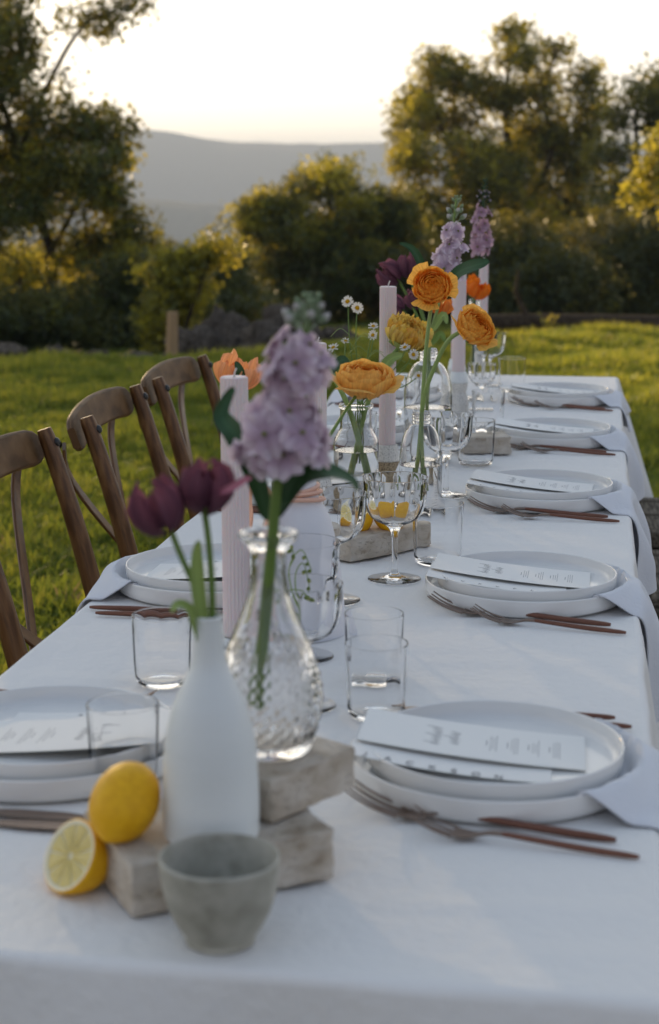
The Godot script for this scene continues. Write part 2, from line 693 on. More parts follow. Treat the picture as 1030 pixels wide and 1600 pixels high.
func crown(parent: Node3D, blobs: Array, density: float, leaf: float, mats: Array, sd: int) -> void:
	var r := RandomNumberGenerator.new()
	r.seed = sd
	var lists := []
	for m in mats:
		lists.push_back([])
	var spread := leaf * 3.6
	for b in blobs:
		var mid := Vector3(b[0], b[1], b[2]) - parent.position
		var rx: float = b[3]
		var ry: float = b[4]
		var n := int(density * rx * ry / (leaf * leaf) * 6.6) + 8
		var lobes := []
		for k in 12:
			var d := Vector3(r.randfn(), r.randfn(), r.randfn()).normalized() * r.randf_range(0.2, 0.85)
			lobes.push_back(d)
		for k in n:
			var d := Vector3(r.randfn(), r.randfn(), r.randfn()).normalized()
			var q: Vector3 = d * pow(r.randf(), 0.4) * 0.66 + lobes[r.randi() % 12]
			var tf := Transform3D(Basis.from_euler(Vector3(r.randf() * TAU, r.randf() * TAU, r.randf() * TAU)).scaled(Vector3.ONE * r.randf_range(0.7, 1.2)), mid + q * Vector3(rx, ry, rx) * 1.12)
			var w := r.randf()
			var pick := 0
			for j in mats.size():
				w -= mats[j][1]
				if w <= 0.0:
					pick = j
					break
			lists[pick].push_back(tf)
	for j in mats.size():
		if lists[j].is_empty():
			continue
		var mm := MultiMesh.new()
		mm.transform_format = MultiMesh.TRANSFORM_3D
		mm.mesh = leaf_clump(sd * 7 + j, 15, leaf, spread)
		mm.instance_count = lists[j].size()
		for k in lists[j].size():
			mm.set_instance_transform(k, lists[j][k])
		var o := MultiMeshInstance3D.new()
		var made := 0
		for ch in parent.get_children():
			made += 1 if str(ch.name).begins_with("crown") else 0
		o.name = "crown" if made == 0 else "crown_%03d" % made
		o.multimesh = mm
		o.material_override = M[mats[j][0]]
		parent.add_child(o)
		o.set_meta("kind", "stuff")


func tree(called: String, limbs: Array, blobs: Array, density: float, leaf: float, mats: Array, sd: int, label: String, category: String, group: String, lit := []) -> void:
	var foot: Vector3
	if limbs.size():
		var f = limbs[0][0][0]
		foot = Vector3(f.x, land(f.x, f.z), f.z)
	else:
		foot = Vector3(blobs[0][0], land(blobs[0][0], blobs[0][2]), blobs[0][2])
	var o := thing(called, foot, 0, label, category, group)
	if limbs.is_empty():
		limbs = []
		for k in mini(blobs.size(), 4):
			var b: Array = blobs[k]
			var top := Vector3(b[0], b[1], b[2])
			limbs.push_back([[foot - Vector3(0, 0.2, 0), (foot + top) * 0.5 + Vector3(0.1 * k - 0.15, 0, 0.1), top], 0.045, 0.015])
	for k in limbs.size():
		var g := Geo.new()
		var pts := []
		for q in limbs[k][0]:
			pts.push_back(q - foot)
		var line := curve(pts, 5)
		g.tube(line, taper(limbs[k][1], limbs[k][2], line.size()), 10)
		part("trunk" if k == 0 else "limb", g.mesh(), M.bark, o if k == 0 else o.get_node("trunk"))
	# twigs reach from the nearest limb point to each mass of leaves
	var g2 := Geo.new()
	var step := maxi(1, blobs.size() / 22)
	for n in range(0, blobs.size(), step):
		var b: Array = blobs[n]
		var to := Vector3(b[0], b[1], b[2]) - foot
		var best := Vector3.ZERO
		var dist := 1e9
		for l in limbs:
			for q in curve(l[0], 3):
				var p: Vector3 = q - foot
				var e := p.distance_to(to) + maxf(p.y - to.y + 0.2, 0.0) * 2.0
				if e < dist:
					dist = e
					best = p
		var line2 := curve([best, (best + to) * 0.5 - Vector3(0, 0.06 * dist, 0), to], 4)
		g2.tube(line2, taper(0.012 + 0.011 * dist, 0.008, line2.size()), 6)
		for q in [Vector3(0.6, 0.3, 0.1), Vector3(-0.6, 0.25, 0.2), Vector3(0.1, 0.6, -0.4), Vector3(-0.2, 0.1, 0.6)]:
			g2.tube([line2[5], (line2[5] + to) * 0.5 + q * b[4] * 0.4, to + q * Vector3(b[3], b[4], b[3])], [0.012 + 0.003 * dist, 0.009, 0.004], 5)
	part("branches", g2.mesh(), M.bark, o).set_meta("kind", "stuff")
	crown(o, blobs, density, leaf, mats, sd)
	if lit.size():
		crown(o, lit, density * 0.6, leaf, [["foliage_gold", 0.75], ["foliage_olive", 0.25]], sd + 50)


func build_trees() -> void:
	var B := {
		"shade": [[-8.99,3.26,-23.06,1.02,0.83], [-8.46,3.57,-23.71,0.42,0.51], [-8.33,3.01,-23.95,0.32,0.37], [-7.36,3.70,-24.14,0.42,0.26], [-6.71,3.77,-24.05,0.24,0.17], [-8.19,2.50,-23.62,0.83,0.42], [-7.51,2.09,-23.72,0.65,0.35], [-6.89,1.91,-23.62,0.33,0.24], [-8.50,1.69,-23.89,1.02,0.55], [-7.32,1.41,-23.20,0.69,0.37], [-7.93,0.92,-23.28,0.92,0.46], [-7.03,1.01,-23.61,0.51,0.35], [-6.64,0.64,-23.55,0.39,0.26], [-7.18,0.37,-23.55,0.74,0.32], [-6.43,0.34,-23.69,0.33,0.17], [-9.37,0.86,-24.01,1.11,1.11], [-9.52,2.21,-23.06,1.11,1.20]],
		"shrubY": [[-5.34,0.04,-20.66,0.32,0.34], [-5.09,0.26,-20.76,0.31,0.23], [-4.79,0.38,-20.64,0.27,0.16], [-5.37,-0.42,-20.30,0.23,0.36], [-5.13,-0.21,-20.82,0.34,0.32]],
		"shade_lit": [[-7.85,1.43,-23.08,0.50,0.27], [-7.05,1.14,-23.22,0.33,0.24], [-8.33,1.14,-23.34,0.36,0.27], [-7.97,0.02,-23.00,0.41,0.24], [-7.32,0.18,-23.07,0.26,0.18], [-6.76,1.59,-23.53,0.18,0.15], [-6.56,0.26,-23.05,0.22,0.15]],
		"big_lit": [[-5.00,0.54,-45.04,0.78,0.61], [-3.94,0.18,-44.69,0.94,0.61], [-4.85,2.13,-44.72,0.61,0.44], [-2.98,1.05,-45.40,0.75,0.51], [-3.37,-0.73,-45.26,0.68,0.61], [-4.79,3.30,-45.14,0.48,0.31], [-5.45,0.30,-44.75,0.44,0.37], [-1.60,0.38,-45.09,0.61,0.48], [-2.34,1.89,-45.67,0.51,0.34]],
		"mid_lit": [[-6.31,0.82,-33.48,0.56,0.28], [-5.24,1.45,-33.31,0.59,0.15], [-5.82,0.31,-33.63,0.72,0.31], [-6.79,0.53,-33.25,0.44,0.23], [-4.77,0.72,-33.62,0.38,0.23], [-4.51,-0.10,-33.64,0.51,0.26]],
		"shrubG": [[-10.15,-0.35,-28.95,0.69,0.39], [-9.26,-0.31,-29.37,0.46,0.37], [-10.73,-0.83,-29.19,0.58,0.39], [-9.45,-0.78,-28.61,0.69,0.35], [-11.20,-0.49,-29.16,0.58,0.46]],
		"pyr": [[-5.75,0.08,-25.62,0.38,0.28], [-5.76,-0.34,-25.58,0.62,0.34], [-5.69,-0.70,-25.08,0.80,0.34]],
		"mid": [[-5.49,1.20,-34.46,0.78,0.39], [-6.37,0.78,-33.77,0.63,0.42], [-4.85,0.77,-34.69,0.78,0.52], [-5.81,0.15,-33.59,0.98,0.59], [-4.24,0.81,-34.37,0.47,0.47], [-4.80,-0.24,-33.87,0.98,0.72], [-6.39,-0.51,-33.85,0.72,0.59], [-6.93,0.52,-33.61,0.47,0.34], [-5.29,-0.98,-33.20,1.18,0.59], [-4.01,-0.20,-34.42,0.65,0.78], [-4.06,-1.11,-34.29,0.78,0.72]],
		"big": [[-4.63,4.24,-46.38,0.69,0.42], [-5.10,3.44,-46.49,0.62,0.45], [-3.73,4.00,-46.05,0.73,0.48], [-2.52,5.28,-47.16,0.55,0.28], [-2.22,4.59,-46.38,0.69,0.42], [-1.30,4.90,-47.35,0.52,0.21], [-2.85,3.60,-46.65,0.95,0.62], [-5.20,2.66,-45.99,0.52,0.48], [-4.16,2.77,-46.82,0.97,0.62], [-1.57,3.70,-47.05,0.80,0.59], [-1.76,2.68,-47.01,1.21,0.78], [-3.65,1.63,-45.07,1.21,0.78], [-4.91,1.81,-45.64,0.62,0.52], [-4.92,0.68,-45.06,0.73,0.62], [-4.14,0.21,-45.02,1.12,0.78], [-2.57,1.30,-45.45,1.30,0.87], [-1.01,1.90,-46.96,0.95,0.95], [-5.50,0.41,-45.15,0.42,0.42], [-0.41,4.01,-46.79,0.42,0.45], [-0.17,3.00,-46.76,0.62,0.62], [-0.62,0.52,-46.98,1.38,0.95], [-2.35,-0.26,-46.87,1.47,0.95], [-3.92,-1.09,-45.70,1.04,0.87]],
		"slim": [[0.89,3.32,-41.58,0.55,0.37], [0.42,2.81,-41.69,0.43,0.28], [1.25,2.71,-41.96,0.55,0.55], [0.29,2.00,-41.08,0.55,0.40], [2.22,2.74,-42.27,1.15,1.15], [0.74,0.69,-41.08,1.00,0.85], [1.90,0.61,-41.63,1.23,1.23]],
		"gold": [[0.52,1.37,-20.79,0.15,0.12], [0.66,1.67,-20.86,0.12,0.12], [0.44,1.14,-20.69,0.12,0.07], [0.82,1.16,-20.77,0.22,0.34], [0.92,1.54,-20.73,0.23,0.31]],
		"under1": [[-7.44,-0.55,-21.16,0.72,0.36], [-7.96,-0.48,-20.68,0.68,0.51], [-6.76,-0.67,-21.23,0.51,0.25], [-7.61,-0.80,-21.12,0.59,0.20], [-7.10,-0.36,-21.48,0.51,0.20]],
		"under2": [[-6.49,-0.50,-22.26,0.53,0.49], [-6.10,-0.40,-22.27,0.21,0.49], [-6.40,-0.07,-22.47,0.44,0.35], [-6.73,-0.74,-21.98,0.62,0.30], [-6.09,-0.81,-22.44,0.23,0.21]],
		"under5": [[-8.60,-1.21,-35.14,0.83,0.50], [-6.95,-1.41,-35.33,0.97,0.42], [-5.45,-1.55,-36.46,1.11,0.42], [-3.96,-1.48,-35.83,0.83,0.42]],
		"under6": [[-2.88,-1.13,-32.94,0.76,0.46], [-3.65,-0.76,-32.95,0.51,0.63]],
		"under3": [[-0.85,-0.47,-31.48,1.07,0.72], [-1.87,-0.73,-30.75,0.83,0.54], [-1.31,-1.12,-31.39,1.07,0.29], [-0.37,-1.10,-32.11,0.95,0.31], [-2.28,-0.30,-31.38,0.60,0.60], [-1.59,-0.07,-31.76,0.72,0.60]],
		"under4": [[0.35,-0.75,-33.48,1.11,0.80], [1.46,-0.62,-33.49,1.11,1.05], [0.20,-0.06,-33.21,1.05,0.68], [0.61,-1.23,-33.19,1.11,0.32]]
	}
	var edge := "trees and bushes beyond the lawn"
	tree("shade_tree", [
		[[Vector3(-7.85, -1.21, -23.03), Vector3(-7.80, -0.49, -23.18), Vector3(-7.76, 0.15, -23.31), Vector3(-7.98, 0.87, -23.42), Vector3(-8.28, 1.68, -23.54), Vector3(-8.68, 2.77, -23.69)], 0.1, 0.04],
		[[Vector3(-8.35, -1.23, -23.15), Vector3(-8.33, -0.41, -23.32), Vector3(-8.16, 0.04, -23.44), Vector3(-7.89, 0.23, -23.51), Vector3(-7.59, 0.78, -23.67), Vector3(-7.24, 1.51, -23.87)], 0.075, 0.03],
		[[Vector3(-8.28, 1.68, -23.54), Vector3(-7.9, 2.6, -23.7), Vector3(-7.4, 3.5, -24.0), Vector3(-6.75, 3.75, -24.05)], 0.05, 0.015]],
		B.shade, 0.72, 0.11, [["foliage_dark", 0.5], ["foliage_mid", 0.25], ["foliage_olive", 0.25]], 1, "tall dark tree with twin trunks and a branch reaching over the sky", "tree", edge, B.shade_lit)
	tree("golden_shrub", [], B.shrubY, 1.1, 0.085, [["foliage_gold", 0.6], ["foliage_olive", 0.4]], 2, "loose yellow green shrub glowing beside the dark tree", "shrub", edge)
	tree("golden_shrub", [], B.shrubG, 1.0, 0.11, [["foliage_gold", 0.55], ["foliage_olive", 0.45]], 14, "golden shrub seen low between the twin trunks", "shrub", edge)
	tree("round_bush", [], B.pyr, 1.5, 0.075, [["foliage_dark", 0.6], ["foliage_mid", 0.4]], 3, "dark pointed bush behind the stone pile", "bush", edge)
	tree("broad_tree", [[[Vector3(-5.16, -1.9, -33.67), Vector3(-5.27, -0.44, -33.91), Vector3(-5.45, 1.10, -34.19)], 0.12, 0.04], [[Vector3(-5.2, -1.2, -33.8), Vector3(-6.0, -0.1, -34.0), Vector3(-6.5, 0.6, -34.1)], 0.07, 0.03], [[Vector3(-5.2, -1.1, -33.8), Vector3(-4.6, 0.0, -34.2), Vector3(-4.4, 0.7, -34.2)], 0.07, 0.03]],
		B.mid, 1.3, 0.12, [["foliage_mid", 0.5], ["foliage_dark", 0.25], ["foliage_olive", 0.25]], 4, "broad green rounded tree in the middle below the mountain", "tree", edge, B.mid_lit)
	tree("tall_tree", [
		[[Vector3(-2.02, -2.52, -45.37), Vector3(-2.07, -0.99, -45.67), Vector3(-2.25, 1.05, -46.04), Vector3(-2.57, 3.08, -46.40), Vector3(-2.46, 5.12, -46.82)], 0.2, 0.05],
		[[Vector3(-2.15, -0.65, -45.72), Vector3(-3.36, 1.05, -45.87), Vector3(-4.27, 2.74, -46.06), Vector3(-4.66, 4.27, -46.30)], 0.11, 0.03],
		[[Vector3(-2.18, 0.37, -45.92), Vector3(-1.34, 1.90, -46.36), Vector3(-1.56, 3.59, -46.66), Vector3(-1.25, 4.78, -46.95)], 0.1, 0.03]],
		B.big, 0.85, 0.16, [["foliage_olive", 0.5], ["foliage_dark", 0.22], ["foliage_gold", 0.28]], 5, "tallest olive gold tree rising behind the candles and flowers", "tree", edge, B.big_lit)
	tree("slim_tree", [[[Vector3(1.0, -2.2, -41.6), Vector3(0.9, 0.6, -41.7), Vector3(0.8, 3.1, -41.9)], 0.13, 0.04], [[Vector3(0.95, 0.0, -41.6), Vector3(1.6, 1.4, -42.2), Vector3(2.2, 2.8, -42.4)], 0.09, 0.03]],
		B.slim, 0.8, 0.15, [["foliage_dark", 0.5], ["foliage_olive", 0.5]], 6, "thin crowned tree to the right of the tallest tree", "tree", edge)
	tree("golden_tree", [[[Vector3(0.97, -0.4, -20.60), Vector3(0.83, 0.93, -20.71), Vector3(0.59, 1.46, -20.78)], 0.04, 0.012]],
		B.gold, 0.6, 0.1, [["foliage_gold", 1.0]], 7, "small bright yellow tree at the right border", "tree", edge)
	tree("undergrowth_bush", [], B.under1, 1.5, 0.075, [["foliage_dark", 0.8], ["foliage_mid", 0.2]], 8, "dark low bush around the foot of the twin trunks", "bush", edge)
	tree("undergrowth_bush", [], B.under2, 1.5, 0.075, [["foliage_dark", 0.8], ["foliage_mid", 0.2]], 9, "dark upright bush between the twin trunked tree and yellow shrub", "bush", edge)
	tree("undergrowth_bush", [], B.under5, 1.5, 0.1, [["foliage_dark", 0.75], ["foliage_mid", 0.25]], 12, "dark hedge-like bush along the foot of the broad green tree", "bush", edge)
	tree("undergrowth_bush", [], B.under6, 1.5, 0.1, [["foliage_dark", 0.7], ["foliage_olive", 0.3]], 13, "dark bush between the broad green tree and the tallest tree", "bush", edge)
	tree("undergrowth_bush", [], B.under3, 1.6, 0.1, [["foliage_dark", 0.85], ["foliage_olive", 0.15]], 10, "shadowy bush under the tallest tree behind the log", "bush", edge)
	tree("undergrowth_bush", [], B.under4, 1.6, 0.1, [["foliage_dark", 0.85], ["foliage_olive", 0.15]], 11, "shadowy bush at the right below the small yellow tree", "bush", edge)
	# the trees that stand on towards the sun, left of the view, and shade the table
	for k in SHADERS.size():
		var s: Array = SHADERS[k]
		var bl := []
		rng.seed = 91 + k
		for j in s[4]:
			var a := rng.randf() * TAU
			var rr: float = s[2] * sqrt(rng.randf())
			bl.push_back([s[0] + cos(a) * rr, lerpf(s[5], s[3], rng.randf()), s[1] + sin(a) * rr, rng.randf_range(0.35, 0.6), rng.randf_range(0.3, 0.45)])
		var f := Vector3(s[0], land(s[0], s[1]), s[1])
		tree("shade_tree", [[[f, f + Vector3(0.2, 1.4, 0), f + Vector3(0.0, 3.0, 0.2), Vector3(s[0], s[3], s[1])], 0.16, 0.04]], bl, s[6], 0.1, [["foliage_dark", 0.5], ["foliage_mid", 0.5]], 20 + k, s[7], "tree", edge)


func boulder(sd: int) -> ArrayMesh:
	var n := FastNoiseLite.new()
	n.seed = sd
	n.frequency = 1.3
	n.fractal_octaves = 4
	var g := Geo.new()
	g.ellipsoid(Vector3.ZERO, Vector3.ONE, 20, 14, func(d): return 1.0 + 0.45 * n.get_noise_3dv(d * 1.3) + 0.05 * n.get_noise_3dv(d * 7.0))
	return g.mesh()


func build_edge_things() -> void:
	var forms := [boulder(1), boulder(2), boulder(3)]
	var rocks := "rocks along the lawn's far edge"
	# x, z, half width, half height
	var L := [[-4.35, -11.75, 0.24, 0.12], [-4.0, -12.0, 0.15, 0.09], [-3.72, -12.15, 0.12, 0.07], [-3.45, -12.35, 0.16, 0.07], [-3.1, -12.75, 0.12, 0.06], [-4.75, -11.8, 0.2, 0.12],
		[-4.0, -16.4, 0.28, 0.26], [-3.66, -16.6, 0.3, 0.24], [-3.3, -16.5, 0.26, 0.28], [-2.95, -16.7, 0.3, 0.25], [-3.8, -16.9, 0.3, 0.34], [-3.15, -17.0, 0.3, 0.36], [-2.6, -16.8, 0.24, 0.22]]
	var how := ["broad flat grey rock in the line along the lawn edge at left", "grey rock next in line right of the broad flat one", "small low rock in the middle of the lawn edge line", "long low rock lying in the grass edge below the dark bush", "smallest rock ending the line near the glowing stump", "grey rock cut off by the left side of the picture",
		"stone at the left foot of the pile, beside the glowing stump", "stone second from the stump in the front row of the pile", "upright stone in the middle of the pile's front row", "wide stone right of the middle of the pile", "dark stone behind the left part of the pile", "dark top stone at the back of the pile", "last stone at the right foot of the pile"]
	for k in L.size():
		var q: Array = L[k]
		var o := single("rock", forms[k % 3], M.rock, Vector3(q[0], land(q[0], q[1]) + q[3] * (0.95 if k < 6 else 0.6), q[1]), k * 1.7, how[k], "rock", rocks)
		o.scale = Vector3(q[2], q[3], q[2] * 0.8) if k < 6 else Vector3(q[2] * 1.15, q[3] * 1.1, q[2])
	# fallen log and the sawn stump that catches the sun
	var lg := thing("fallen_log", Vector3(-0.2, land(-0.2, -15.3) + 0.03, -15.3), 0, "long dark fallen log lying beyond the lawn under the tallest tree", "log")
	var g := Geo.new()
	var line := curve([Vector3(-1.0, 0.12, 0.05), Vector3(-0.4, 0.13, 0.0), Vector3(0.5, 0.12, -0.05), Vector3(1.6, 0.1, 0.0)], 5)
	g.tube(line, taper(0.085, 0.11, line.size()), 12)
	part("log_trunk", g.mesh(), M.bark, lg)
	var g1 := Geo.new()
	g1.tube([Vector3(-0.4, 0.16, 0), Vector3(-0.52, 0.42, 0.02), Vector3(-0.5, 0.62, 0.0)], [0.03, 0.022, 0.01], 7)
	part("snag", g1.mesh(), M.bark, lg)
	var sx := -4.02
	var sz := -15.6
	var st := thing("stump", Vector3(sx, land(sx, sz), sz), 0, "pale upright wooden stump lit orange by the sun beyond the lawn", "stump")
	var g3 := Geo.new()
	g3.tube([Vector3(0, -0.1, 0), Vector3(0.0, 0.3, 0), Vector3(0.01, 0.6, 0)], [0.07, 0.055, 0.052], 14)
	part("post", g3.mesh(), M.stump_wood, st)
	# tall dry weeds standing at the edge
	var spots := [[-0.42, -15.0, 0.26, "tall yellow leafy weed standing at the lawn edge before the log"], [-0.56, -15.1, 0.18, "shorter yellow weed left of the tall one before the log"], [-3.3, -13.3, 0.2, "dry reddish weed standing before the stone pile"], [-4.0, -12.3, 0.24, "pale dry weed clump at the foot of the dark bush"], [-3.62, -12.6, 0.2, "pale dry weed leaning right of the dark bush"], [-4.7, -12.2, 0.26, "sunlit dry weed beside the left rocks"], [-0.1, -15.0, 0.12, "low yellow weed right of the tall one at the lawn edge"], [0.25, -15.1, 0.1, "low dry weed at the far right of the lawn edge"]]
	for s in spots:
		rng.seed = int(s[2] * 1000) + int(s[0] * 10)
		var o := thing("weed", Vector3(s[0], land(s[0], s[1]), s[1]), 0, s[3], "weed", "weeds along the lawn edge")
		var gs := Geo.new()
		var gl := Geo.new()
		for k in 7:
			var top := Vector3(rng.randfn() * 0.06, s[2] * rng.randf_range(0.6, 1.0), rng.randfn() * 0.06)
			gs.tube([Vector3(rng.randfn(), 0, rng.randfn()) * 0.015, top * 0.55, top], [0.004, 0.003, 0.0015], 5)
			for j in 9:
				var at := top * rng.randf_range(0.35, 1.0)
				gl.xf = Transform3D(Basis.from_euler(Vector3(rng.randf_range(-1, 0.3), rng.randf() * TAU, 0)), at)
				gl.surf(2, 3, func(a, b): return Vector3((a - 0.5) * 0.022 * sin(PI * clampf(b, 0.05, 1.0)), 0.004 * absf(a - 0.5), b * 0.05))
		part("stem", gs.mesh(), M.grass_dry, o)
		part("foliage", gl.mesh(), M.foliage_gold if s[0] > -1.0 else M.grass_dry, o).set_meta("kind", "stuff")


# ---------------------------------------------------------------- table and seats
const X0 := -0.595
const X1 := 0.055
const Z0 := -4.45
const Z1 := -0.985


func build_table() -> void:
	var t := thing("dining_table", Vector3((X0 + X1) / 2, 0, (Z0 + Z1) / 2), 0, "long narrow dining table hidden under the white cloth", "table")
	var g := Geo.new()
	g.box(Vector3(X1 - X0 - 0.02, 0.03, Z1 - Z0 - 0.02), Vector3(0, TOP - 0.022, 0), 0.004)
	part("table_top", g.mesh(), M.wood, t)
	var lg := Geo.new()
	lg.box(Vector3(0.05, TOP - 0.04, 0.05), Vector3(0, (TOP - 0.04) / 2, 0), 0.004)
	var lm := lg.mesh()
	for z in [-1.5, 0.0, 1.5]:
		for x in [-0.22, 0.22]:
			part("leg", lm, M.wood, t, Transform3D(Basis(), Vector3(x, 0, z)))
	# cloth: the top, the rounded edge and the hanging skirt in one sheet
	var n := FastNoiseLite.new()
	n.seed = 6
	n.frequency = 3.0
	n.fractal_octaves = 3
	var c := Geo.new()
	c.surf(56, 300, func(a, b):
		var x := lerpf(X0, X1, a)
		var z := lerpf(Z1, Z0, b)
		var e := minf(minf(x - X0, X1 - x), minf(z - Z0, Z1 - z))
		var k := smoothstep(0.0, 0.02, e)
		var y := 0.0022 * n.get_noise_2d(x * 0.8, z * 1.4) + 0.0012 * n.get_noise_2d(x * 1.2, z * 7.0)
		for q in [-1.13, -1.62, -1.73, -1.78, -2.3, -2.38, -2.45, -2.95, -3.05, -3.6]:
			var d: float = z - q - 0.03 * sin(x * 5.0 + q * 9.0)
			y += 0.0026 * exp(-d * d / 0.00003) * (0.6 + 0.4 * sin(x * 9.0 + q * 4.0))
		for q in [-0.27]:
			var d: float = x - q
			y += 0.0012 * exp(-d * d / 0.00004)
		return Vector3(x, TOP + k * minf(y - 0.0012, 0.0), z))
	var rim := []
	var per := 2.0 * (X1 - X0 + Z1 - Z0)
	var corner := [[Vector2(X0, Z1), Vector2(1, 0), Vector2(0, 1)], [Vector2(X1, Z1), Vector2(0, -1), Vector2(1, 0)], [Vector2(X1, Z0), Vector2(-1, 0), Vector2(0, -1)], [Vector2(X0, Z0), Vector2(0, 1), Vector2(-1, 0)]]
	var run := 0.0
	for k in 4:
		var from: Vector2 = corner[k][0]
		var to: Vector2 = corner[(k + 1) % 4][0]
		var out: Vector2 = corner[k][2]
		var nxt: Vector2 = corner[(k + 1) % 4][2]
		var m := int((to - from).length() / 0.012)
		for j in m + 1:
			rim.push_back([from.lerp(to, float(j) / m), out, run + (to - from).length() * j / m, minf(j, m - j) * 0.012])
		for j in range(1, 8):
			rim.push_back([to, out.slerp(nxt, j / 8.0), run + (to - from).length(), 0.0])
		run += (to - from).length()
	var rows := [[0.0, 0.0], [0.0025, -0.0003], [0.005, -0.0016], [0.007, -0.004], [0.008, -0.008], [0.009, -0.03], [0.011, -0.07], [0.014, -0.12], [0.018, -0.18], [0.022, -0.24], [0.027, -0.3], [0.031, -0.36]]
	var base := c.v.size()
	for r in rows:
		for q in rim:
			var o: Vector2 = q[1]
			var hang: float = clampf(-r[1] / 0.36, 0, 1)
			var s: float = q[2]
			var fold: float = 0.5 + 0.5 * sin(s * 23.0 + 1.3 * sin(s * 3.1)) * (0.6 + 0.4 * sin(s * 4.7))
			var d: float = r[0] + (0.25 * sqrt(hang) + 0.75 * hang) * fold * 0.045 + hang * 0.06 * exp(-q[3] / 0.06)
			d += 0.0022 * n.get_noise_2d(s * 2.2, 3.0) * smoothstep(0.0, 0.004, -r[1])
			c.p(Vector3(q[0].x + o.x * d, TOP + r[1], q[0].y + o.y * d))
	var w := rim.size()
	for j in rows.size() - 1:
		for k in w:
			var k2 := (k + 1) % w
			var a := base + j * w
			c.quad(a + k, a + w + k, a + w + k2, a + k2)
	single("tablecloth", c.mesh(), M.cloth, Vector3.ZERO, 0, "long white tablecloth draped over the dining table", "tablecloth")


func slab_ring(w: float, h: float, round: float) -> Array:  # rounded rectangle as (along width, along thickness)
	var out := []
	for q in [[1, 1], [-1, 1], [-1, -1], [1, -1]]:
		for k in 3:
			var a: float = PI / 2 * k / 2.0
			var e := Vector2(cos(a), sin(a))
			var d: Vector2 = e if q == [1, 1] else Vector2(-e.y, e.x) if q == [-1, 1] else -e if q == [-1, -1] else Vector2(e.y, -e.x)
			out.push_back(Vector2(q[0] * (w / 2 - round), q[1] * (h / 2 - round)) + d * round)
	return out


func strip(g: Geo, pts: Array, nrm: Array, w: float, h: float, ends := 1.0) -> void:  # bent flat board; nrm points out of its broad face
	var sec := slab_ring(w, h, h * 0.4)
	var rings := []
	for i in pts.size():
		var tan: Vector3 = (pts[mini(i + 1, pts.size() - 1)] - pts[maxi(i - 1, 0)]).normalized()
		var up: Vector3 = (nrm[i] - tan * nrm[i].dot(tan)).normalized()
		var side := up.cross(tan)
		var q := absf(2.0 * i / (pts.size() - 1) - 1.0)
		var k := lerpf(1.0, ends, smoothstep(0.88, 1.0, q))
		var ring := []
		for e in sec:
			ring.push_back(pts[i] + side * (e.x * k) + up * (e.y * (0.5 + 0.5 * k)))
		ring.reverse()
		rings.push_back(ring)
	g.loft(rings, true, true, true)


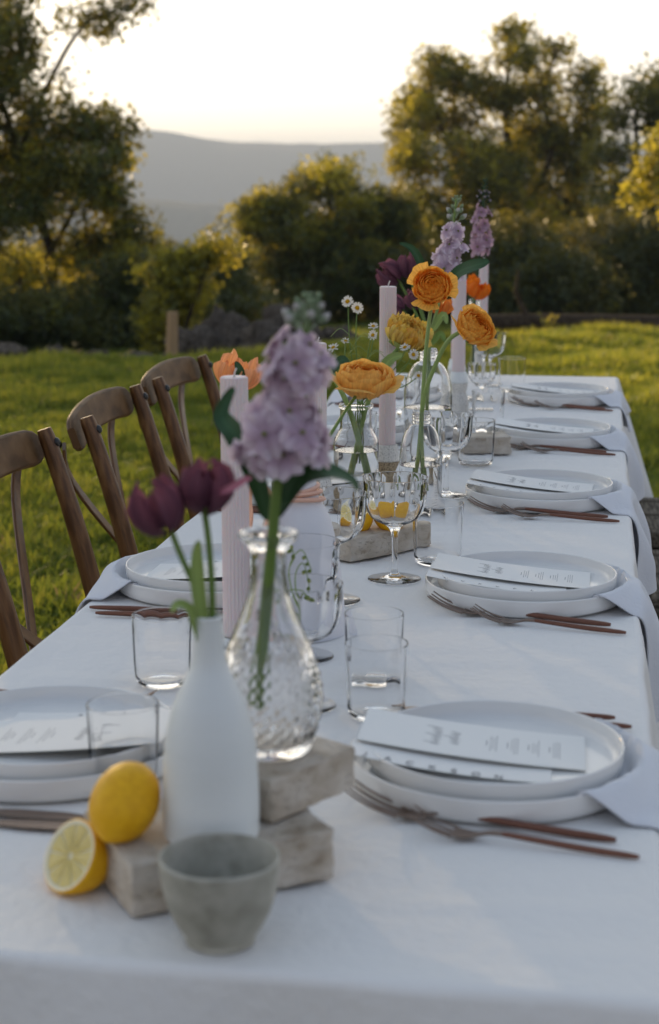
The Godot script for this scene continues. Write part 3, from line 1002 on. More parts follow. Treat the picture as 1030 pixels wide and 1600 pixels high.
func make_chair(label: String) -> Node3D:
	var o := thing("crossback_chair", Vector3.ZERO, 0, label, "chair", "crossback chairs along the left side of the table")
	var pg := Geo.new()
	var pl := curve([Vector3(0, 0.882, 0), Vector3(0.026, 0.8, 0), Vector3(0.056, 0.69, 0), Vector3(0.1, 0.5, 0), Vector3(0.105, 0.4, 0), Vector3(0.08, 0.2, 0), Vector3(0.02, 0.0, 0)], 5)
	var rad := []
	for k in pl.size():
		rad.push_back(lerpf(0.0125, 0.0155, clampf(k / 12.0, 0, 1)) if k > 0 else 0.011)
	pg.tube(pl, rad, 14)
	var pm := pg.mesh()
	for s in [-1, 1]:
		part("rear_post", pm, M.wood, o, Transform3D(Basis(), Vector3(0, 0, 0.213 * s)))
	# bent top rail behind the posts
	var rg := Geo.new()
	var rp := []
	var rn := []
	for k in 25:
		var q := k / 12.0 - 1.0
		rp.push_back(Vector3(-0.016 - 0.016 * (1.0 - q * q), 0.85 + 0.012 * (1.0 - q * q), q * 0.238))
		rn.push_back(Vector3(1, 0.3, 0).normalized())
	strip(rg, rp, rn, 0.058, 0.015, 0.62)
	var rail := part("top_rail", rg.mesh(), M.worn_wood, o)
	for s in [-1, 1]:
		var xg := Geo.new()
		var xp := curve([Vector3(-0.04, 0.835, 0.222 * s), Vector3(-0.036, 0.77, 0.185 * s), Vector3(0.02, 0.63, 0.04 * s), Vector3(0.07, 0.53, -0.1 * s), Vector3(0.088, 0.46, -0.18 * s)], 5)
		var xn := []
		for k in xp.size():
			xn.push_back(Vector3(1, 0.45, 0.0).normalized())
		for k in xp.size():
			xp[k] += Vector3(0.004 * s, 0, 0)
		strip(xg, xp, xn, 0.024, 0.006)
		part("cross_strip", xg.mesh(), M.wood, o)
	var bg := Geo.new()
	bg.lathe([Vector2(0, -0.004), Vector2(0.007, -0.004), Vector2(0.0075, 0.001), Vector2(0.006, 0.004), Vector2(0.003, 0.0055), Vector2(0, 0.006)], 12)
	var bm := bg.mesh()
	for s in [-1, 1]:
		part("bolt", bm, M.bolt, rail, facing(Vector3(0.9, 0.3, 0.1 * s), Vector3(0.019, 0.862, 0.213 * s)))
		part("bolt", bm, M.bolt, rail, facing(Vector3(-0.5, 0.0, s), Vector3(-0.046, 0.838, 0.226 * s)))
	var sg := Geo.new()
	sg.lathe([Vector2(0, -0.02), Vector2(0.19, -0.02), Vector2(0.205, -0.012), Vector2(0.21, 0), Vector2(0.205, 0.01), Vector2(0.185, 0.014), Vector2(0, 0.008)], 40, func(a, y, r, j): return r / pow(pow(absf(cos(a)), 4.0) + pow(absf(sin(a)), 4.0), 0.25))
	part("seat", sg.mesh(), M.wood, o, Transform3D(Basis(), Vector3(0.3, 0.455, 0)))
	var fg := Geo.new()
	fg.tube([Vector3(0.46, 0.45, 0), Vector3(0.465, 0.25, 0), Vector3(0.48, 0, 0)], [0.019, 0.018, 0.014], 12)
	var fm := fg.mesh()
	for s in [-1, 1]:
		part("front_leg", fm, M.wood, o, Transform3D(Basis(), Vector3(0, 0, 0.17 * s)))
	for s in [-1, 1]:
		var hg := Geo.new()
		hg.tube([Vector3(0.085, 0.24, 0.21 * s), Vector3(0.465, 0.24, 0.17 * s)], 0.009, 8)
		part("stretcher", hg.mesh(), M.wood, o)
		var ag := Geo.new()   # bentwood brace from post down to seat frame
		ag.tube(curve([Vector3(0.078, 0.6, 0.21 * s), Vector3(0.15, 0.52, 0.205 * s), Vector3(0.25, 0.45, 0.195 * s)], 4), 0.006, 8)
		part("brace", ag.mesh(), M.wood, o)
	return o


func make_stool(label: String) -> Node3D:
	var o := thing("timber_seat", Vector3.ZERO, 0, label, "stool", "weathered grey timber seats along the right side of the table")
	for q in [[-0.205, 0.05], [-0.09, 0.17], [0.09, 0.17], [0.205, 0.05]]:
		var g := Geo.new()
		g.box(Vector3(0.4, 0.034 + (0.004 if absf(q[0]) > 0.2 else 0.0), q[1] - 0.004), Vector3(0, 0.433, q[0]), 0.004)
		part("seat_board", g.mesh(), M.grey_timber, o)
	for s in [-1, 1]:
		var a := Geo.new()
		a.box(Vector3(0.34, 0.07, 0.022), Vector3(0, 0.378, 0.17 * s), 0.003)
		part("apron", a.mesh(), M.grey_timber, o)
		for e in [-1, 1]:
			var l := Geo.new()
			l.box(Vector3(0.045, 0.41, 0.045), Vector3(0.16 * e, 0.205, 0.198 * s), 0.004)
			part("leg", l.mesh(), M.grey_timber, o)
	return o


func build_seats() -> void:
	var how := ["brown crossback chair nearest the camera, cut off by the picture's left side", "middle one of the three brown crossback chairs on the grass side", "farthest brown crossback chair, its back beside the peach flower"]
	var c := make_chair(how[0])
	var zs := [-2.215, -2.78, -3.335]
	for k in 3:
		var o: Node3D = c if k == 0 else again(c, Vector3.ZERO, 0, how[k])
		o.position = Vector3([-0.815, -0.825, -0.842][k], 0, zs[k])
		o.rotation.y = [0.07, 0.09, 0.03][k]
	var hs := ["grey timber seat farthest along the right side of the table", "grey timber seat second from the far end on the right side", "grey timber seat below the napkin of the sharp nearer place setting", "grey timber seat nearest the camera on the right side"]
	var s := make_stool(hs[0])
	for k in 4:
		var o: Node3D = s if k == 0 else again(s, Vector3.ZERO, 0, hs[k])
		o.position = Vector3(0.325, 0, [-4.1, -3.46, -2.82, -2.18][k])


# ---------------------------------------------------------------- place settings
func plate_prof(k: float) -> Array:
	var out := []
	for q in [[0, 0.002], [0.11, 0.0], [0.118, 0.0008], [0.1232, 0.0045], [0.1248, 0.011], [0.125, 0.021], [0.1246, 0.0222], [0.1238, 0.0226], [0.123, 0.0222], [0.1226, 0.021], [0.122, 0.012], [0.119, 0.0075], [0.113, 0.0056], [0, 0.0054]]:
		out.push_back(Vector2(q[0] * k, q[1] * (0.9 if k < 1.0 else 1.0)))
	return out


func napkin_mesh(sd: int, drop: float, wide: float) -> ArrayMesh:
	var g := Geo.new()
	var r := RandomNumberGenerator.new()
	r.seed = sd
	var ph := r.randf() * TAU
	var skew := r.randf_range(-0.03, 0.03)
	var edge := 0.131
	var base := func(x: float, z: float) -> float:
		var d := Vector2(x, z).length()
		if d < 0.1165:
			return 0.0088
		if d < 0.1275:
			return lerpf(0.0088, 0.0262, smoothstep(0.1165, 0.1225, d))
		return maxf(0.0262 - (d - 0.1275) * 0.85, 0.0035)
	var rings := []
	var nz := 26
	for i in 58:
		var s := -0.06 + i * (0.19 + drop) / 57.0
		var top := []
		var low := []
		for j in nz + 1:
			var q := float(j) / nz - 0.5
			var spread := 1.0 + 0.25 * smoothstep(edge, edge + drop, s)
			var z: float = q * wide * spread + skew * smoothstep(0.0, 0.2, s) + 0.004 * sin(s * 40.0 + ph) * smoothstep(0.05, 0.2, s)
			var over := s - edge
			var pt: Vector3
			if over <= 0.0:
				pt = Vector3(s, base.call(s, z) + 0.002 * smoothstep(0.1, 0.13, s) * sin(z * 60.0 + ph), z)
			else:
				var y: float = base.call(edge, z)
				var fold := sin(z * 44.0 + ph) * 0.017 + sin(z * 83.0 + ph * 2.0) * 0.008
				var arc := 1.0 - exp(-over / 0.014)
				pt = Vector3(edge + 0.015 * arc + over * 0.1 + fold * smoothstep(0.0, 0.1, over), y + 0.002 * sin(z * 60.0 + ph) - (over - 0.012 * arc) - 0.01 * q * over / drop, z)
			top.push_back(pt)
			low.push_back(pt - (Vector3(0, 0.0024, 0) if over <= 0.0 else Vector3(0.0018, 0.0014, 0)))
		low.reverse()
		rings.push_back(top + low)
	g.loft(rings, true, true, true)
	return g.mesh()


func card_mesh(x0: float, x1: float, z0: float, z1: float, lift: float, low: float, curl: float) -> ArrayMesh:
	var g := Geo.new()
	for side in 2:
		g.surf(40, 6, func(a, b):
			var x := lerpf(x0, x1, a)
			var z := lerpf(z1, z0, b)
			var k: float = 1.0 - a
			var y: float = low + lift * (0.25 * k + 0.75 * k * k) + curl * sin(PI * a) * 0.001 + (0.0 if side == 0 else -0.0005)
			return Vector3(x, y, z))
		if side == 1:
			for k in range(g.v.size() / 2, g.v.size()):
				g.w[k] = Vector2(0.01, 0.01)
	return g.mesh()


func ink(im: Image, a: Vector2, b: Vector2, wd: float, dark: float) -> void:
	var n := int(a.distance_to(b) * 2.0) + 1
	for k in n + 1:
		var q := a.lerp(b, float(k) / n)
		for y in range(int(q.y - wd), int(q.y + wd) + 2):
			for x in range(int(q.x - wd), int(q.x + wd) + 2):
				if x < 0 or y < 0 or x >= im.get_width() or y >= im.get_height():
					continue
				var c := clampf(wd + 0.5 - Vector2(x, y).distance_to(q), 0, 1) * dark
				var o := im.get_pixel(x, y)
				im.set_pixel(x, y, o.lerp(Color(0.3, 0.3, 0.32), c * 0.5))


func menu_print() -> StandardMaterial3D:
	var im := Image.create(768, 384, false, Image.FORMAT_RGB8)
	im.fill(lin(0.82, 0.81, 0.78))
	var r := RandomNumberGenerator.new()
	r.seed = 15
	# a handwritten heading that runs away from the viewer, two lines of it
	for line in 2:
		var x := 262.0 + line * 62.0
		var prev := Vector2(x, 300.0 - line * 30.0)
		var letters := 7 if line == 0 else 5
		for k in letters:
			var tall := 46.0 if (k + line) % 3 == 0 else 22.0
			for q in [Vector2(-tall, -6), Vector2(8 + r.randf() * 8, -16), Vector2(-tall * 0.5, -20), Vector2(r.randf() * 16.0, -29)]:
				var to: Vector2 = Vector2(x, 300.0 - line * 30.0 - k * 30.0) + q
				ink(im, prev, to, 1.2, 0.8)
				prev = to
	# four columns of fine print
	for c in 4:
		var x := 430.0 + c * 72.0
		ink(im, Vector2(x, 160), Vector2(x, 222), 1.3, 0.5)
		for l in 3:
			var half := r.randf_range(50, 95)
			var xx := x + 14.0 + l * 10.0
			var y := 192.0 - half
			while y < 192.0 + half:
				var e: float = y + r.randf_range(6, 16)
				ink(im, Vector2(xx, y), Vector2(xx, e), 1.2, 0.42)
				y = e + 4.0
	var m := mat("menu_print", Color.WHITE, 0.85, 0.25)
	m.albedo_texture = ImageTexture.create_from_image(im)
	return m


func fork_parts(o: Node3D) -> void:
	var h := Geo.new()
	h.tube(curve([Vector3(0, 0.0032, 0), Vector3(-0.05, 0.0045, 0), Vector3(-0.105, 0.0075, 0), Vector3(-0.128, 0.0088, 0)], 6), [0.0019, 0.0026, 0.003, 0.0032, 0.0033, 0.0034, 0.0034, 0.0034, 0.0033, 0.0032, 0.0031, 0.003, 0.0029, 0.0028, 0.0027, 0.0026, 0.0025, 0.0024, 0.0023], 10, true, 0.8)
	part("handle", h.mesh(), M.copper_handle, o)
	var n := Geo.new()
	var line := curve([Vector3(-0.127, 0.0087, 0), Vector3(-0.14, 0.0078, 0), Vector3(-0.152, 0.0042, 0), Vector3(-0.163, 0.0024, 0), Vector3(-0.174, 0.0034, 0)], 5)
	var rings := []
	for k in line.size():
		var q := float(k) / (line.size() - 1)
		var w := lerpf(0.0023, 0.0105, smoothstep(0.25, 0.8, q))
		var th := lerpf(0.0022, 0.0009, smoothstep(0.1, 0.6, q))
		var ring := []
		for e in slab_ring(2.0 * w, 2.0 * th, th * 0.8):
			ring.push_back(line[k] + Vector3(0, e.y + 0.0025 * q * pow(e.x / w, 2.0), e.x))
		rings.push_back(ring)
	n.loft(rings, true, true, true)
	part("neck", n.mesh(), M.copper_steel, o)
	var t := Geo.new()
	var tl := curve([Vector3(-0.173, 0.0036, 0), Vector3(-0.19, 0.0078, 0), Vector3(-0.204, 0.0135, 0), Vector3(-0.216, 0.0205, 0)], 4)
	t.tube(tl, taper(0.00165, 0.0007, tl.size()), 8)
	var tm := t.mesh()
	for k in 4:
		part("tine", tm, M.copper_steel, o, Transform3D(Basis(Vector3.UP, (1.5 - k) * -0.012), Vector3(0, 0.0012 if k % 3 == 0 else 0.0, (k - 1.5) * 0.006)))


func knife_parts(o: Node3D) -> void:
	var h := Geo.new()
	var hl := curve([Vector3(0, 0.003, 0), Vector3(-0.05, 0.0035, 0), Vector3(-0.11, 0.003, 0)], 6)
	h.tube(hl, [0.0016, 0.0024, 0.0028, 0.003, 0.0032, 0.0034, 0.0036, 0.0038, 0.0038, 0.0036, 0.0032, 0.0028, 0.0024], 10, true, 0.8)
	part("handle", h.mesh(), M.copper_handle, o)
	var b := Geo.new()
	var rings := []
	for k in 16:
		var q := k / 15.0
		var w := 0.0045 + 0.0035 * smoothstep(0.0, 0.35, q) - 0.0062 * smoothstep(0.65, 1.0, q)
		var ring := []
		for e in slab_ring(2.0 * w, 0.0014, 0.0005):
			ring.push_back(Vector3(-0.108 - 0.105 * q, 0.0028 + e.y, e.x + 0.002 * q))
		rings.push_back(ring)
	b.loft(rings, true, true, true)
	part("blade", b.mesh(), M.copper_steel, o)


func letters(parent: Node3D, text: String, x: float, dx: float, z: float, dz: float, y: Callable, size: float) -> void:
	for k in text.length():
		if text[k] == " ":
			continue
		var tm := TextMesh.new()
		var f := SystemFont.new()
		f.font_names = PackedStringArray(["Droid Sans"])
		tm.font = f
		tm.text = text[k]
		tm.font_size = 16
		tm.pixel_size = size / 12.0
		tm.depth = 0.0003
		var px := x + dx * k
		var slope: float = (y.call(px + 0.004) - y.call(px - 0.004)) / 0.008
		var b := Basis(Vector3.BACK, atan(slope)) * Basis(Vector3.RIGHT, -PI / 2)
		part("letter", tm, M.ink, parent, Transform3D(b, Vector3(px, y.call(px) + 0.0004, z + dz * k)))


func build_places() -> void:
	var dp := Geo.new()
	dp.lathe(plate_prof(1.0), 96)
	var dm := dp.mesh()
	var sp := Geo.new()
	sp.lathe(plate_prof(0.885), 96)
	var sm := sp.mesh()
	var pm := menu_print()
	var zs := [-1.372, -2.02, -2.662, -3.298, -3.925]
	var rank := ["first", "second", "third", "fourth", "last"]
	var menu := card_mesh(-0.115, 0.078, -0.056, 0.032, 0.0185, 0.0188, 0.6)
	var name_card := card_mesh(-0.118, 0.05, -0.018, 0.064, 0.0175, 0.0176, -0.6)
	var ny := func(x: float) -> float:
		var k := 1.0 - (x + 0.118) / 0.168
		return 0.0176 + 0.0175 * (0.25 * k + 0.75 * k * k) - 0.0006 * sin(PI * (1.0 - k))
	var fork0: Node3D
	var knife0: Node3D
	for side in 2:
		for k in 5:
			var right := side == 0
			var sd := "right" if right else "left"
			var turn := 0.0 if right else PI
			var cx := -0.075 if right else -0.468
			var at := Vector3(cx, TOP, zs[k] + (0.0 if right else 0.015))
			var R := func(l: Vector3) -> Vector3: return at + (l if right else Vector3(-l.x, l.y, -l.z))
			var here := "%s place from the camera, %s side" % [rank[k], sd]
			single("dinner_plate", dm, M.porcelain, at, 0, "large white plate under a smaller one, %s" % here, "plate", "dinner plates")
			single("side_plate", sm, M.porcelain, at + Vector3(0, 0.0116, 0), 0, "smaller white plate on top, %s" % here, "plate", "smaller plates")
			var drop: float = [0.17, 0.15, 0.135, 0.13, 0.06][k]
			single("napkin", napkin_mesh(3 + k + side * 9, drop if right else 0.1, 0.19), M.napkin, at, turn, "white napkin hanging over the edge, %s" % here, "napkin", "napkins")
			var tilt: float = [0.02, -0.01, -0.05, 0.0, 0.03][k]
			single("menu_card", menu, pm, at, turn + tilt, "printed white menu card curling up, %s" % here, "menu", "menu cards")
			var nc := thing("name_card", at, turn + tilt * 0.5, "name card under the menu card, %s" % here, "card", "name cards")
			var card := part("card", name_card, M.paper, nc)
			if right and k == 0:
				letters(card, "JACKSON", -0.104, 0.0185, 0.0565, 0.0006, ny, 0.0088)
			else:  # print too small and worn to read: short pen marks
				rng.seed = 5 + k + side * 10
				for j in 5 + k % 2:
					var g := Geo.new()
					g.box(Vector3(0.0009, 0.0002, 0.005), Vector3(-0.0012, 0, 0), 0.0001)
					g.box(Vector3(0.0035, 0.0002, 0.0009), Vector3(0.0004, 0.00005, 0.002 * rng.randf_range(-1, 1)), 0.0001)
					var px := -0.095 + 0.021 * j
					part("letter", g.mesh(), M.ink, card, Transform3D(Basis(Vector3.BACK, -0.08) * Basis(Vector3.UP, rng.randf_range(-0.5, 0.5)), Vector3(px, ny.call(px) + 0.0005, 0.055)))
			var spots := [[Vector3(0.103, 0, 0.14), -0.17, "inner"], [Vector3(0.12, 0, 0.17), -0.17, "outer"]]
			for q in spots:
				var jig: float = [0.0, -0.02, 0.05, 0.03, -0.02][k]
				var lb := "slim copper fork, %s of two, %s" % [q[2], here]
				if fork0 == null:
					fork0 = thing("fork", Vector3.ZERO, 0, lb, "fork", "copper forks")
					fork_parts(fork0)
				else:
					fork0 = again(fork0, Vector3.ZERO, 0, lb)
				fork0.scale = Vector3.ONE * (1.0 if q[2] == "inner" else 0.83)
				fork0.position = R.call(q[0])
				fork0.rotation.y = turn + q[1] + jig
			for q in [[Vector3(0.12, 0, -0.14), -0.03, "inner"], [Vector3(0.105, 0, -0.165), 0.0, "outer"]]:
				var lb := "slim copper knife, %s of two, %s" % [q[2], here]
				if knife0 == null:
					knife0 = thing("knife", Vector3.ZERO, 0, lb, "knife", "copper knives")
					knife_parts(knife0)
				else:
					knife0 = again(knife0, Vector3.ZERO, 0, lb)
				knife0.position = R.call(q[0])
				knife0.rotation.y = turn + q[1]


# ---------------------------------------------------------------- glass, candles, stone, fruit
func v2(a: Array) -> Array:
	var out := []
	for q in a:
		out.push_back(Vector2(q[0], q[1]))
	return out


func smooth_prof(a: Array, n := 3) -> Array:  # rounds a profile through its points
	var pts := []
	for q in a:
		pts.push_back(Vector3(q[0], q[1], 0))
	var out := []
	for q in curve(pts, n):
		out.push_back(Vector2(maxf(q.x, 0.0), q.y))
	return out


func ribs(n: int, depth: float, y0: float, y1: float, outer: int) -> Callable:
	return func(a: float, y: float, r: float, j: int) -> float:
		if j > outer:
			return r
		var k := smoothstep(y0, y0 + 0.012, y) * (1.0 - smoothstep(y1 - 0.004, y1, y))
		return r * (1.0 - depth * k * (1.0 - pow(absf(sin(a * n / 2.0)), 0.6)))


func build_glasses() -> void:
	var cg := Geo.new()
	cg.lathe(v2([[0, 0.0004], [0.02, 0.0002], [0.033, 0], [0.0345, 0.0009], [0.0338, 0.0019], [0.028, 0.0026], [0.016, 0.0038], [0.0085, 0.0058], [0.0052, 0.009], [0.004, 0.015], [0.0035, 0.026], [0.0034, 0.042], [0.0037, 0.054], [0.0049, 0.062], [0.0078, 0.068], [0.0135, 0.0725], [0.023, 0.0768], [0.031, 0.0825], [0.0368, 0.0905], [0.0398, 0.1], [0.0412, 0.112], [0.0418, 0.126], [0.042, 0.1335], [0.0417, 0.1344], [0.0411, 0.134], [0.0407, 0.126], [0.0401, 0.112], [0.0386, 0.1008], [0.0358, 0.092], [0.0302, 0.0843], [0.0226, 0.079], [0.0135, 0.0752], [0.006, 0.0735], [0, 0.073]]), 112, ribs(12, 0.06, 0.08, 0.131, 22))
	var cm := cg.mesh()
	var tg := Geo.new()
	tg.lathe(v2([[0, 0.0012], [0.018, 0.001], [0.0235, 0], [0.0275, 0.0015], [0.0302, 0.005], [0.0316, 0.011], [0.033, 0.03], [0.034, 0.06], [0.0345, 0.0815], [0.0343, 0.0828], [0.0336, 0.083], [0.0331, 0.0822], [0.0326, 0.06], [0.0316, 0.03], [0.0302, 0.0125], [0.0275, 0.0078], [0.022, 0.0058], [0, 0.0052]]), 96, ribs(10, 0.035, 0.01, 0.079, 8))
	var tm := tg.mesh()
	var coupes := [[-0.246, -2.077, "ribbed coupe glass in sharp focus standing before the lemons", 1.0], [-0.308, -1.955, "ribbed coupe glass half behind the white vessel and dark leaf", 1.0], [-0.27, -1.535, "blurred ribbed coupe glass right of the cut glass decanter", 0.92], [-0.3, -1.705, "blurred ribbed coupe glass just in front of the white vessel", 0.95], [-0.233, -2.675, "ribbed coupe glass close behind the small graduated bottle", 1.0], [-0.249, -3.745, "ribbed coupe glass beside the third pink candle", 0.78], [-0.262, -4.2, "tall coupe glass farthest down the table against the grass", 1.0], [-0.375, -3.22, "ribbed coupe glass left of the large bottle", 0.95]]
	for q in coupes:
		var o := single("coupe_glass", cm, M.thin_glass, Vector3(q[0], TOP, q[1]), q[1] * 3.0, q[2], "glass", "ribbed coupe glasses")
		o.scale = Vector3.ONE * q[3]
	var tumblers := [[-0.2, -2.178, "clear ribbed tumbler in sharp focus right of the lemons"], [-0.196, -1.515, "blurred clear tumbler between the decanter and the nearest right plates"], [-0.213, -1.625, "clear ribbed tumbler behind the near blurred tumbler"], [-0.382, -1.295, "blurred ribbed tumbler just behind the whole lemon"], [-0.425, -1.586, "blurred ribbed tumbler left of the white bottle's neck"], [-0.207, -2.985, "clear ribbed tumbler in front of the pale stone slab"], [-0.213, -3.42, "clear tumbler right of the third candle holder"], [-0.199, -4.09, "plain tumbler against the sunny grass beside the farthest plates"], [-0.415, -2.3, "clear tumbler left of the lemon stone behind the vessel"], [-0.43, -3.05, "clear tumbler left of the large bottle"]]
	for q in tumblers:
		var small: bool = q[1] > -1.7
		single("tumbler", tm, M.thin_glass, Vector3(q[0], TOP, q[1]), q[1] * 2.0, q[2], "glass", "clear tumblers").scale = Vector3.ONE * (0.88 if small else 1.0)


func vessel(called: String, prof: Array, seg: int, at: Vector3, label: String, cat: String, water: Array, shape = null) -> Node3D:
	var o := thing(called, at, 0, label, cat)
	var g := Geo.new()
	g.lathe(prof, seg, shape)
	part("glass_body", g.mesh(), M.glass, o)
	if water.size():
		var w := Geo.new()
		w.lathe(v2(water), 64)
		part("water", w.mesh(), M.water, o)
	return o


func bottle_prof(r: float, body: float, neck_y: float, neck: float, top: float) -> Array:
	var t := 0.0016
	var out := [[0, 0.003], [r * 0.7, 0.001], [r * 0.86, 0], [r * 0.96, 0.002], [r, 0.007]]
	out.push_back([r, body])
	for k in range(1, 11):
		var q := k / 10.0
		out.push_back([lerpf(neck, r, pow(cos(q * PI / 2), 0.9) if q < 1.0 else 0.0), lerpf(body, neck_y, sin(q * PI / 2) * 0.75 + q * 0.25)])
	var span := top - neck_y
	for k in 3:
		var y := neck_y + span * (0.15 + 0.27 * k)
		out.append_array([[neck, y - span * 0.06], [neck + 0.0016, y], [neck + 0.0016, y + span * 0.07], [neck, y + span * 0.13]])
	out.append_array([[neck, top - 0.001], [neck - 0.0005, top], [neck - t, top - 0.0006], [neck - t, neck_y]])
	for k in range(9, -1, -1):
		var q := k / 10.0
		out.push_back([lerpf(neck, r, pow(cos(q * PI / 2), 0.9)) - t, lerpf(body, neck_y, sin(q * PI / 2) * 0.75 + q * 0.25)])
	out.append_array([[r - t, 0.008], [r * 0.94 - t, 0.005], [r * 0.8, 0.0045], [0, 0.005]])
	return out


func build_vases() -> void:
	# wide mouthed jar
	vessel("jar", v2([[0, 0.0015], [0.028, 0.001], [0.033, 0], [0.036, 0.003], [0.0372, 0.008], [0.0374, 0.03], [0.0374, 0.084], [0.0362, 0.0895], [0.033, 0.0955], [0.0285, 0.104], [0.0268, 0.108], [0.0262, 0.113], [0.0262, 0.14], [0.0272, 0.1415], [0.0286, 0.1428], [0.0288, 0.146], [0.0276, 0.1476], [0.026, 0.1472], [0.0246, 0.145], [0.0244, 0.112], [0.025, 0.1075], [0.0268, 0.103], [0.0315, 0.094], [0.0344, 0.0885], [0.0354, 0.083], [0.0354, 0.01], [0.034, 0.006], [0.029, 0.0045], [0, 0.0045]]), 80, Vector3(-0.382, TOP, -2.676), "clear wide mouthed glass jar holding daisies and the yellow double bloom", "jar",
		[[0, 0.0044], [0.029, 0.0044], [0.0341, 0.0059], [0.0355, 0.0098], [0.0355, 0.072], [0.0346, 0.0712], [0, 0.0711]])
	var o := vessel("graduated_bottle", v2(bottle_prof(0.033, 0.082, 0.138, 0.0132, 0.158)), 80, Vector3(-0.26, TOP, -2.53), "small clear bottle with measuring marks holding two orange blooms", "bottle",
		[[0, 0.0049], [0.0264, 0.0044], [0.0294, 0.0049], [0.0315, 0.0079], [0.0315, 0.075], [0.0306, 0.0742], [0, 0.0741]])
	var marks := Geo.new()
	for k in 15:
		var y := 0.014 + 0.0042 * k
		var w := 0.16 if k % 5 == 0 else 0.08
		for j in 3:
			var a := 0.72 - w * (j / 2.0)
			var p := Vector3(cos(a) * 0.0332, y, sin(a) * 0.0332)
			marks.xf = Transform3D(Basis(Vector3.UP, -a), p)
			marks.box(Vector3(0.0002, 0.00035, 0.033 * w * 0.5), Vector3.ZERO, 0.0001)
	part("scale_marks", marks.mesh(), M.ink, o.get_node("glass_body"))
	var tm := TextMesh.new()
	var f := SystemFont.new()
	f.font_names = PackedStringArray(["Droid Sans"])
	tm.font = f
	tm.text = "200"
	tm.font_size = 16
	tm.pixel_size = 0.00035
	tm.depth = 0.0002
	part("number_print", tm, M.ink, o.get_node("glass_body"), Transform3D(Basis(Vector3.UP, PI / 2 - 0.75), Vector3(cos(0.75) * 0.0334, 0.079, sin(0.75) * 0.0334)))
	vessel("large_bottle", v2(bottle_prof(0.044, 0.118, 0.184, 0.0155, 0.207)), 80, Vector3(-0.298, TOP, -3.018), "large clear round shouldered bottle behind the small graduated one", "bottle",
		[[0, 0.0049], [0.0354, 0.0044], [0.0398, 0.0049], [0.0425, 0.0079], [0.0425, 0.1], [0.0416, 0.0992], [0, 0.0991]])
	vessel("tall_bottle", v2(bottle_prof(0.036, 0.14, 0.21, 0.0125, 0.236)), 64, Vector3(-0.282, TOP, -3.93), "tall clear bottle at the far end holding the snapdragon", "bottle", [])
	# cut glass decanter
	var pr := smooth_prof([[0, 0.003], [0.024, 0.001], [0.029, 0], [0.0315, 0.002], [0.036, 0.012], [0.0405, 0.026], [0.0425, 0.042], [0.0405, 0.058], [0.035, 0.074], [0.026, 0.094], [0.0175, 0.115], [0.0135, 0.135], [0.0132, 0.152], [0.0165, 0.16], [0.0215, 0.1645], [0.0225, 0.1675], [0.021, 0.1695], [0.0165, 0.168], [0.0125, 0.161], [0.0112, 0.15], [0.0115, 0.135], [0.015, 0.1165], [0.0232, 0.095], [0.0318, 0.075], [0.0368, 0.0585], [0.0386, 0.042], [0.0368, 0.0265], [0.032, 0.0135], [0.027, 0.0085], [0, 0.0075]], 5)
	var outer := 0
	for k in pr.size():
		if pr[k].y > pr[outer].y:
			outer = k
	vessel("cut_glass_decanter", pr, 180, Vector3(-0.236, 0.8265, -1.192), "diamond cut clear glass decanter on the upper stone block holding lilac blooms", "decanter", [], func(a, y, r, j):
		if j > outer:
			return r
		var k := smoothstep(0.008, 0.014, y) * (1.0 - smoothstep(0.075, 0.085, y))
		var u: float = a * 10.0 / PI
		var w: float = y * 105.0
		var d := minf(absf(fposmod(u + w, 1.0) - 0.5), absf(fposmod(u - w, 1.0) - 0.5))
		var lip := smoothstep(0.15, 0.165, y) * 0.02 * sin(a * 12.0)
		return r * (1.0 - 0.1 * k * (0.5 - d) * 2.0 + lip + 0.02 * smoothstep(0.09, 0.1, y) * (1.0 - smoothstep(0.14, 0.15, y)) * absf(sin(a * 6.0))))
	# white pieces
	var wg := Geo.new()
	wg.lathe(smooth_prof([[0, 0], [0.031, 0], [0.034, 0.0012], [0.0346, 0.005], [0.0345, 0.03], [0.0338, 0.055], [0.0315, 0.075], [0.0265, 0.095], [0.0195, 0.112], [0.0132, 0.126], [0.0108, 0.14], [0.0101, 0.156], [0.0104, 0.16], [0.0098, 0.1615], [0.0088, 0.16], [0.0086, 0.14], [0.01, 0.128], [0.0, 0.12]], 6), 64, func(a, y, r, j): return r * (1.0 + 0.004 * sin(y * 1300.0) + 0.002 * sin(y * 520.0 + a)) if r > 0.012 else r)
	single("white_bottle", wg.mesh(), M.white_ceramic, Vector3(-0.263, 0.7902, -1.109), 0, "matte white ceramic bottle holding two purple tulips beside the lemon", "vase")
	var o2 := thing("white_vessel", Vector3(-0.325, TOP, -1.81), 0, "white tapered vase with a peach ribbon tied round its neck", "vase")
	var vg := Geo.new()
	vg.lathe(smooth_prof([[0, 0], [0.052, 0], [0.0545, 0.0015], [0.0548, 0.006], [0.0525, 0.04], [0.048, 0.08], [0.0405, 0.12], [0.0335, 0.14], [0.0265, 0.152], [0.0225, 0.162], [0.0215, 0.18], [0.0225, 0.19], [0.0215, 0.1915], [0.02, 0.189], [0.019, 0.17], [0.0, 0.16]], 4), 64)
	part("vase_body", vg.mesh(), M.vessel_white, o2)
	var bg := Geo.new()
	for k in 3:
		var ring := []
		for j in 33:
			var a := TAU * j / 32.0 + 2.4
			ring.push_back(Vector3(cos(a) * (0.0285 - 0.003 * k), 0.1535 + 0.0055 * k + 0.0035 * sin(a + k), sin(a) * (0.0285 - 0.003 * k)))
		bg.tube(ring, 0.0026, 8, true, 1.6)
	var band := part("ribbon_band", bg.mesh(), M.ribbon, o2)
	var tg := Geo.new()
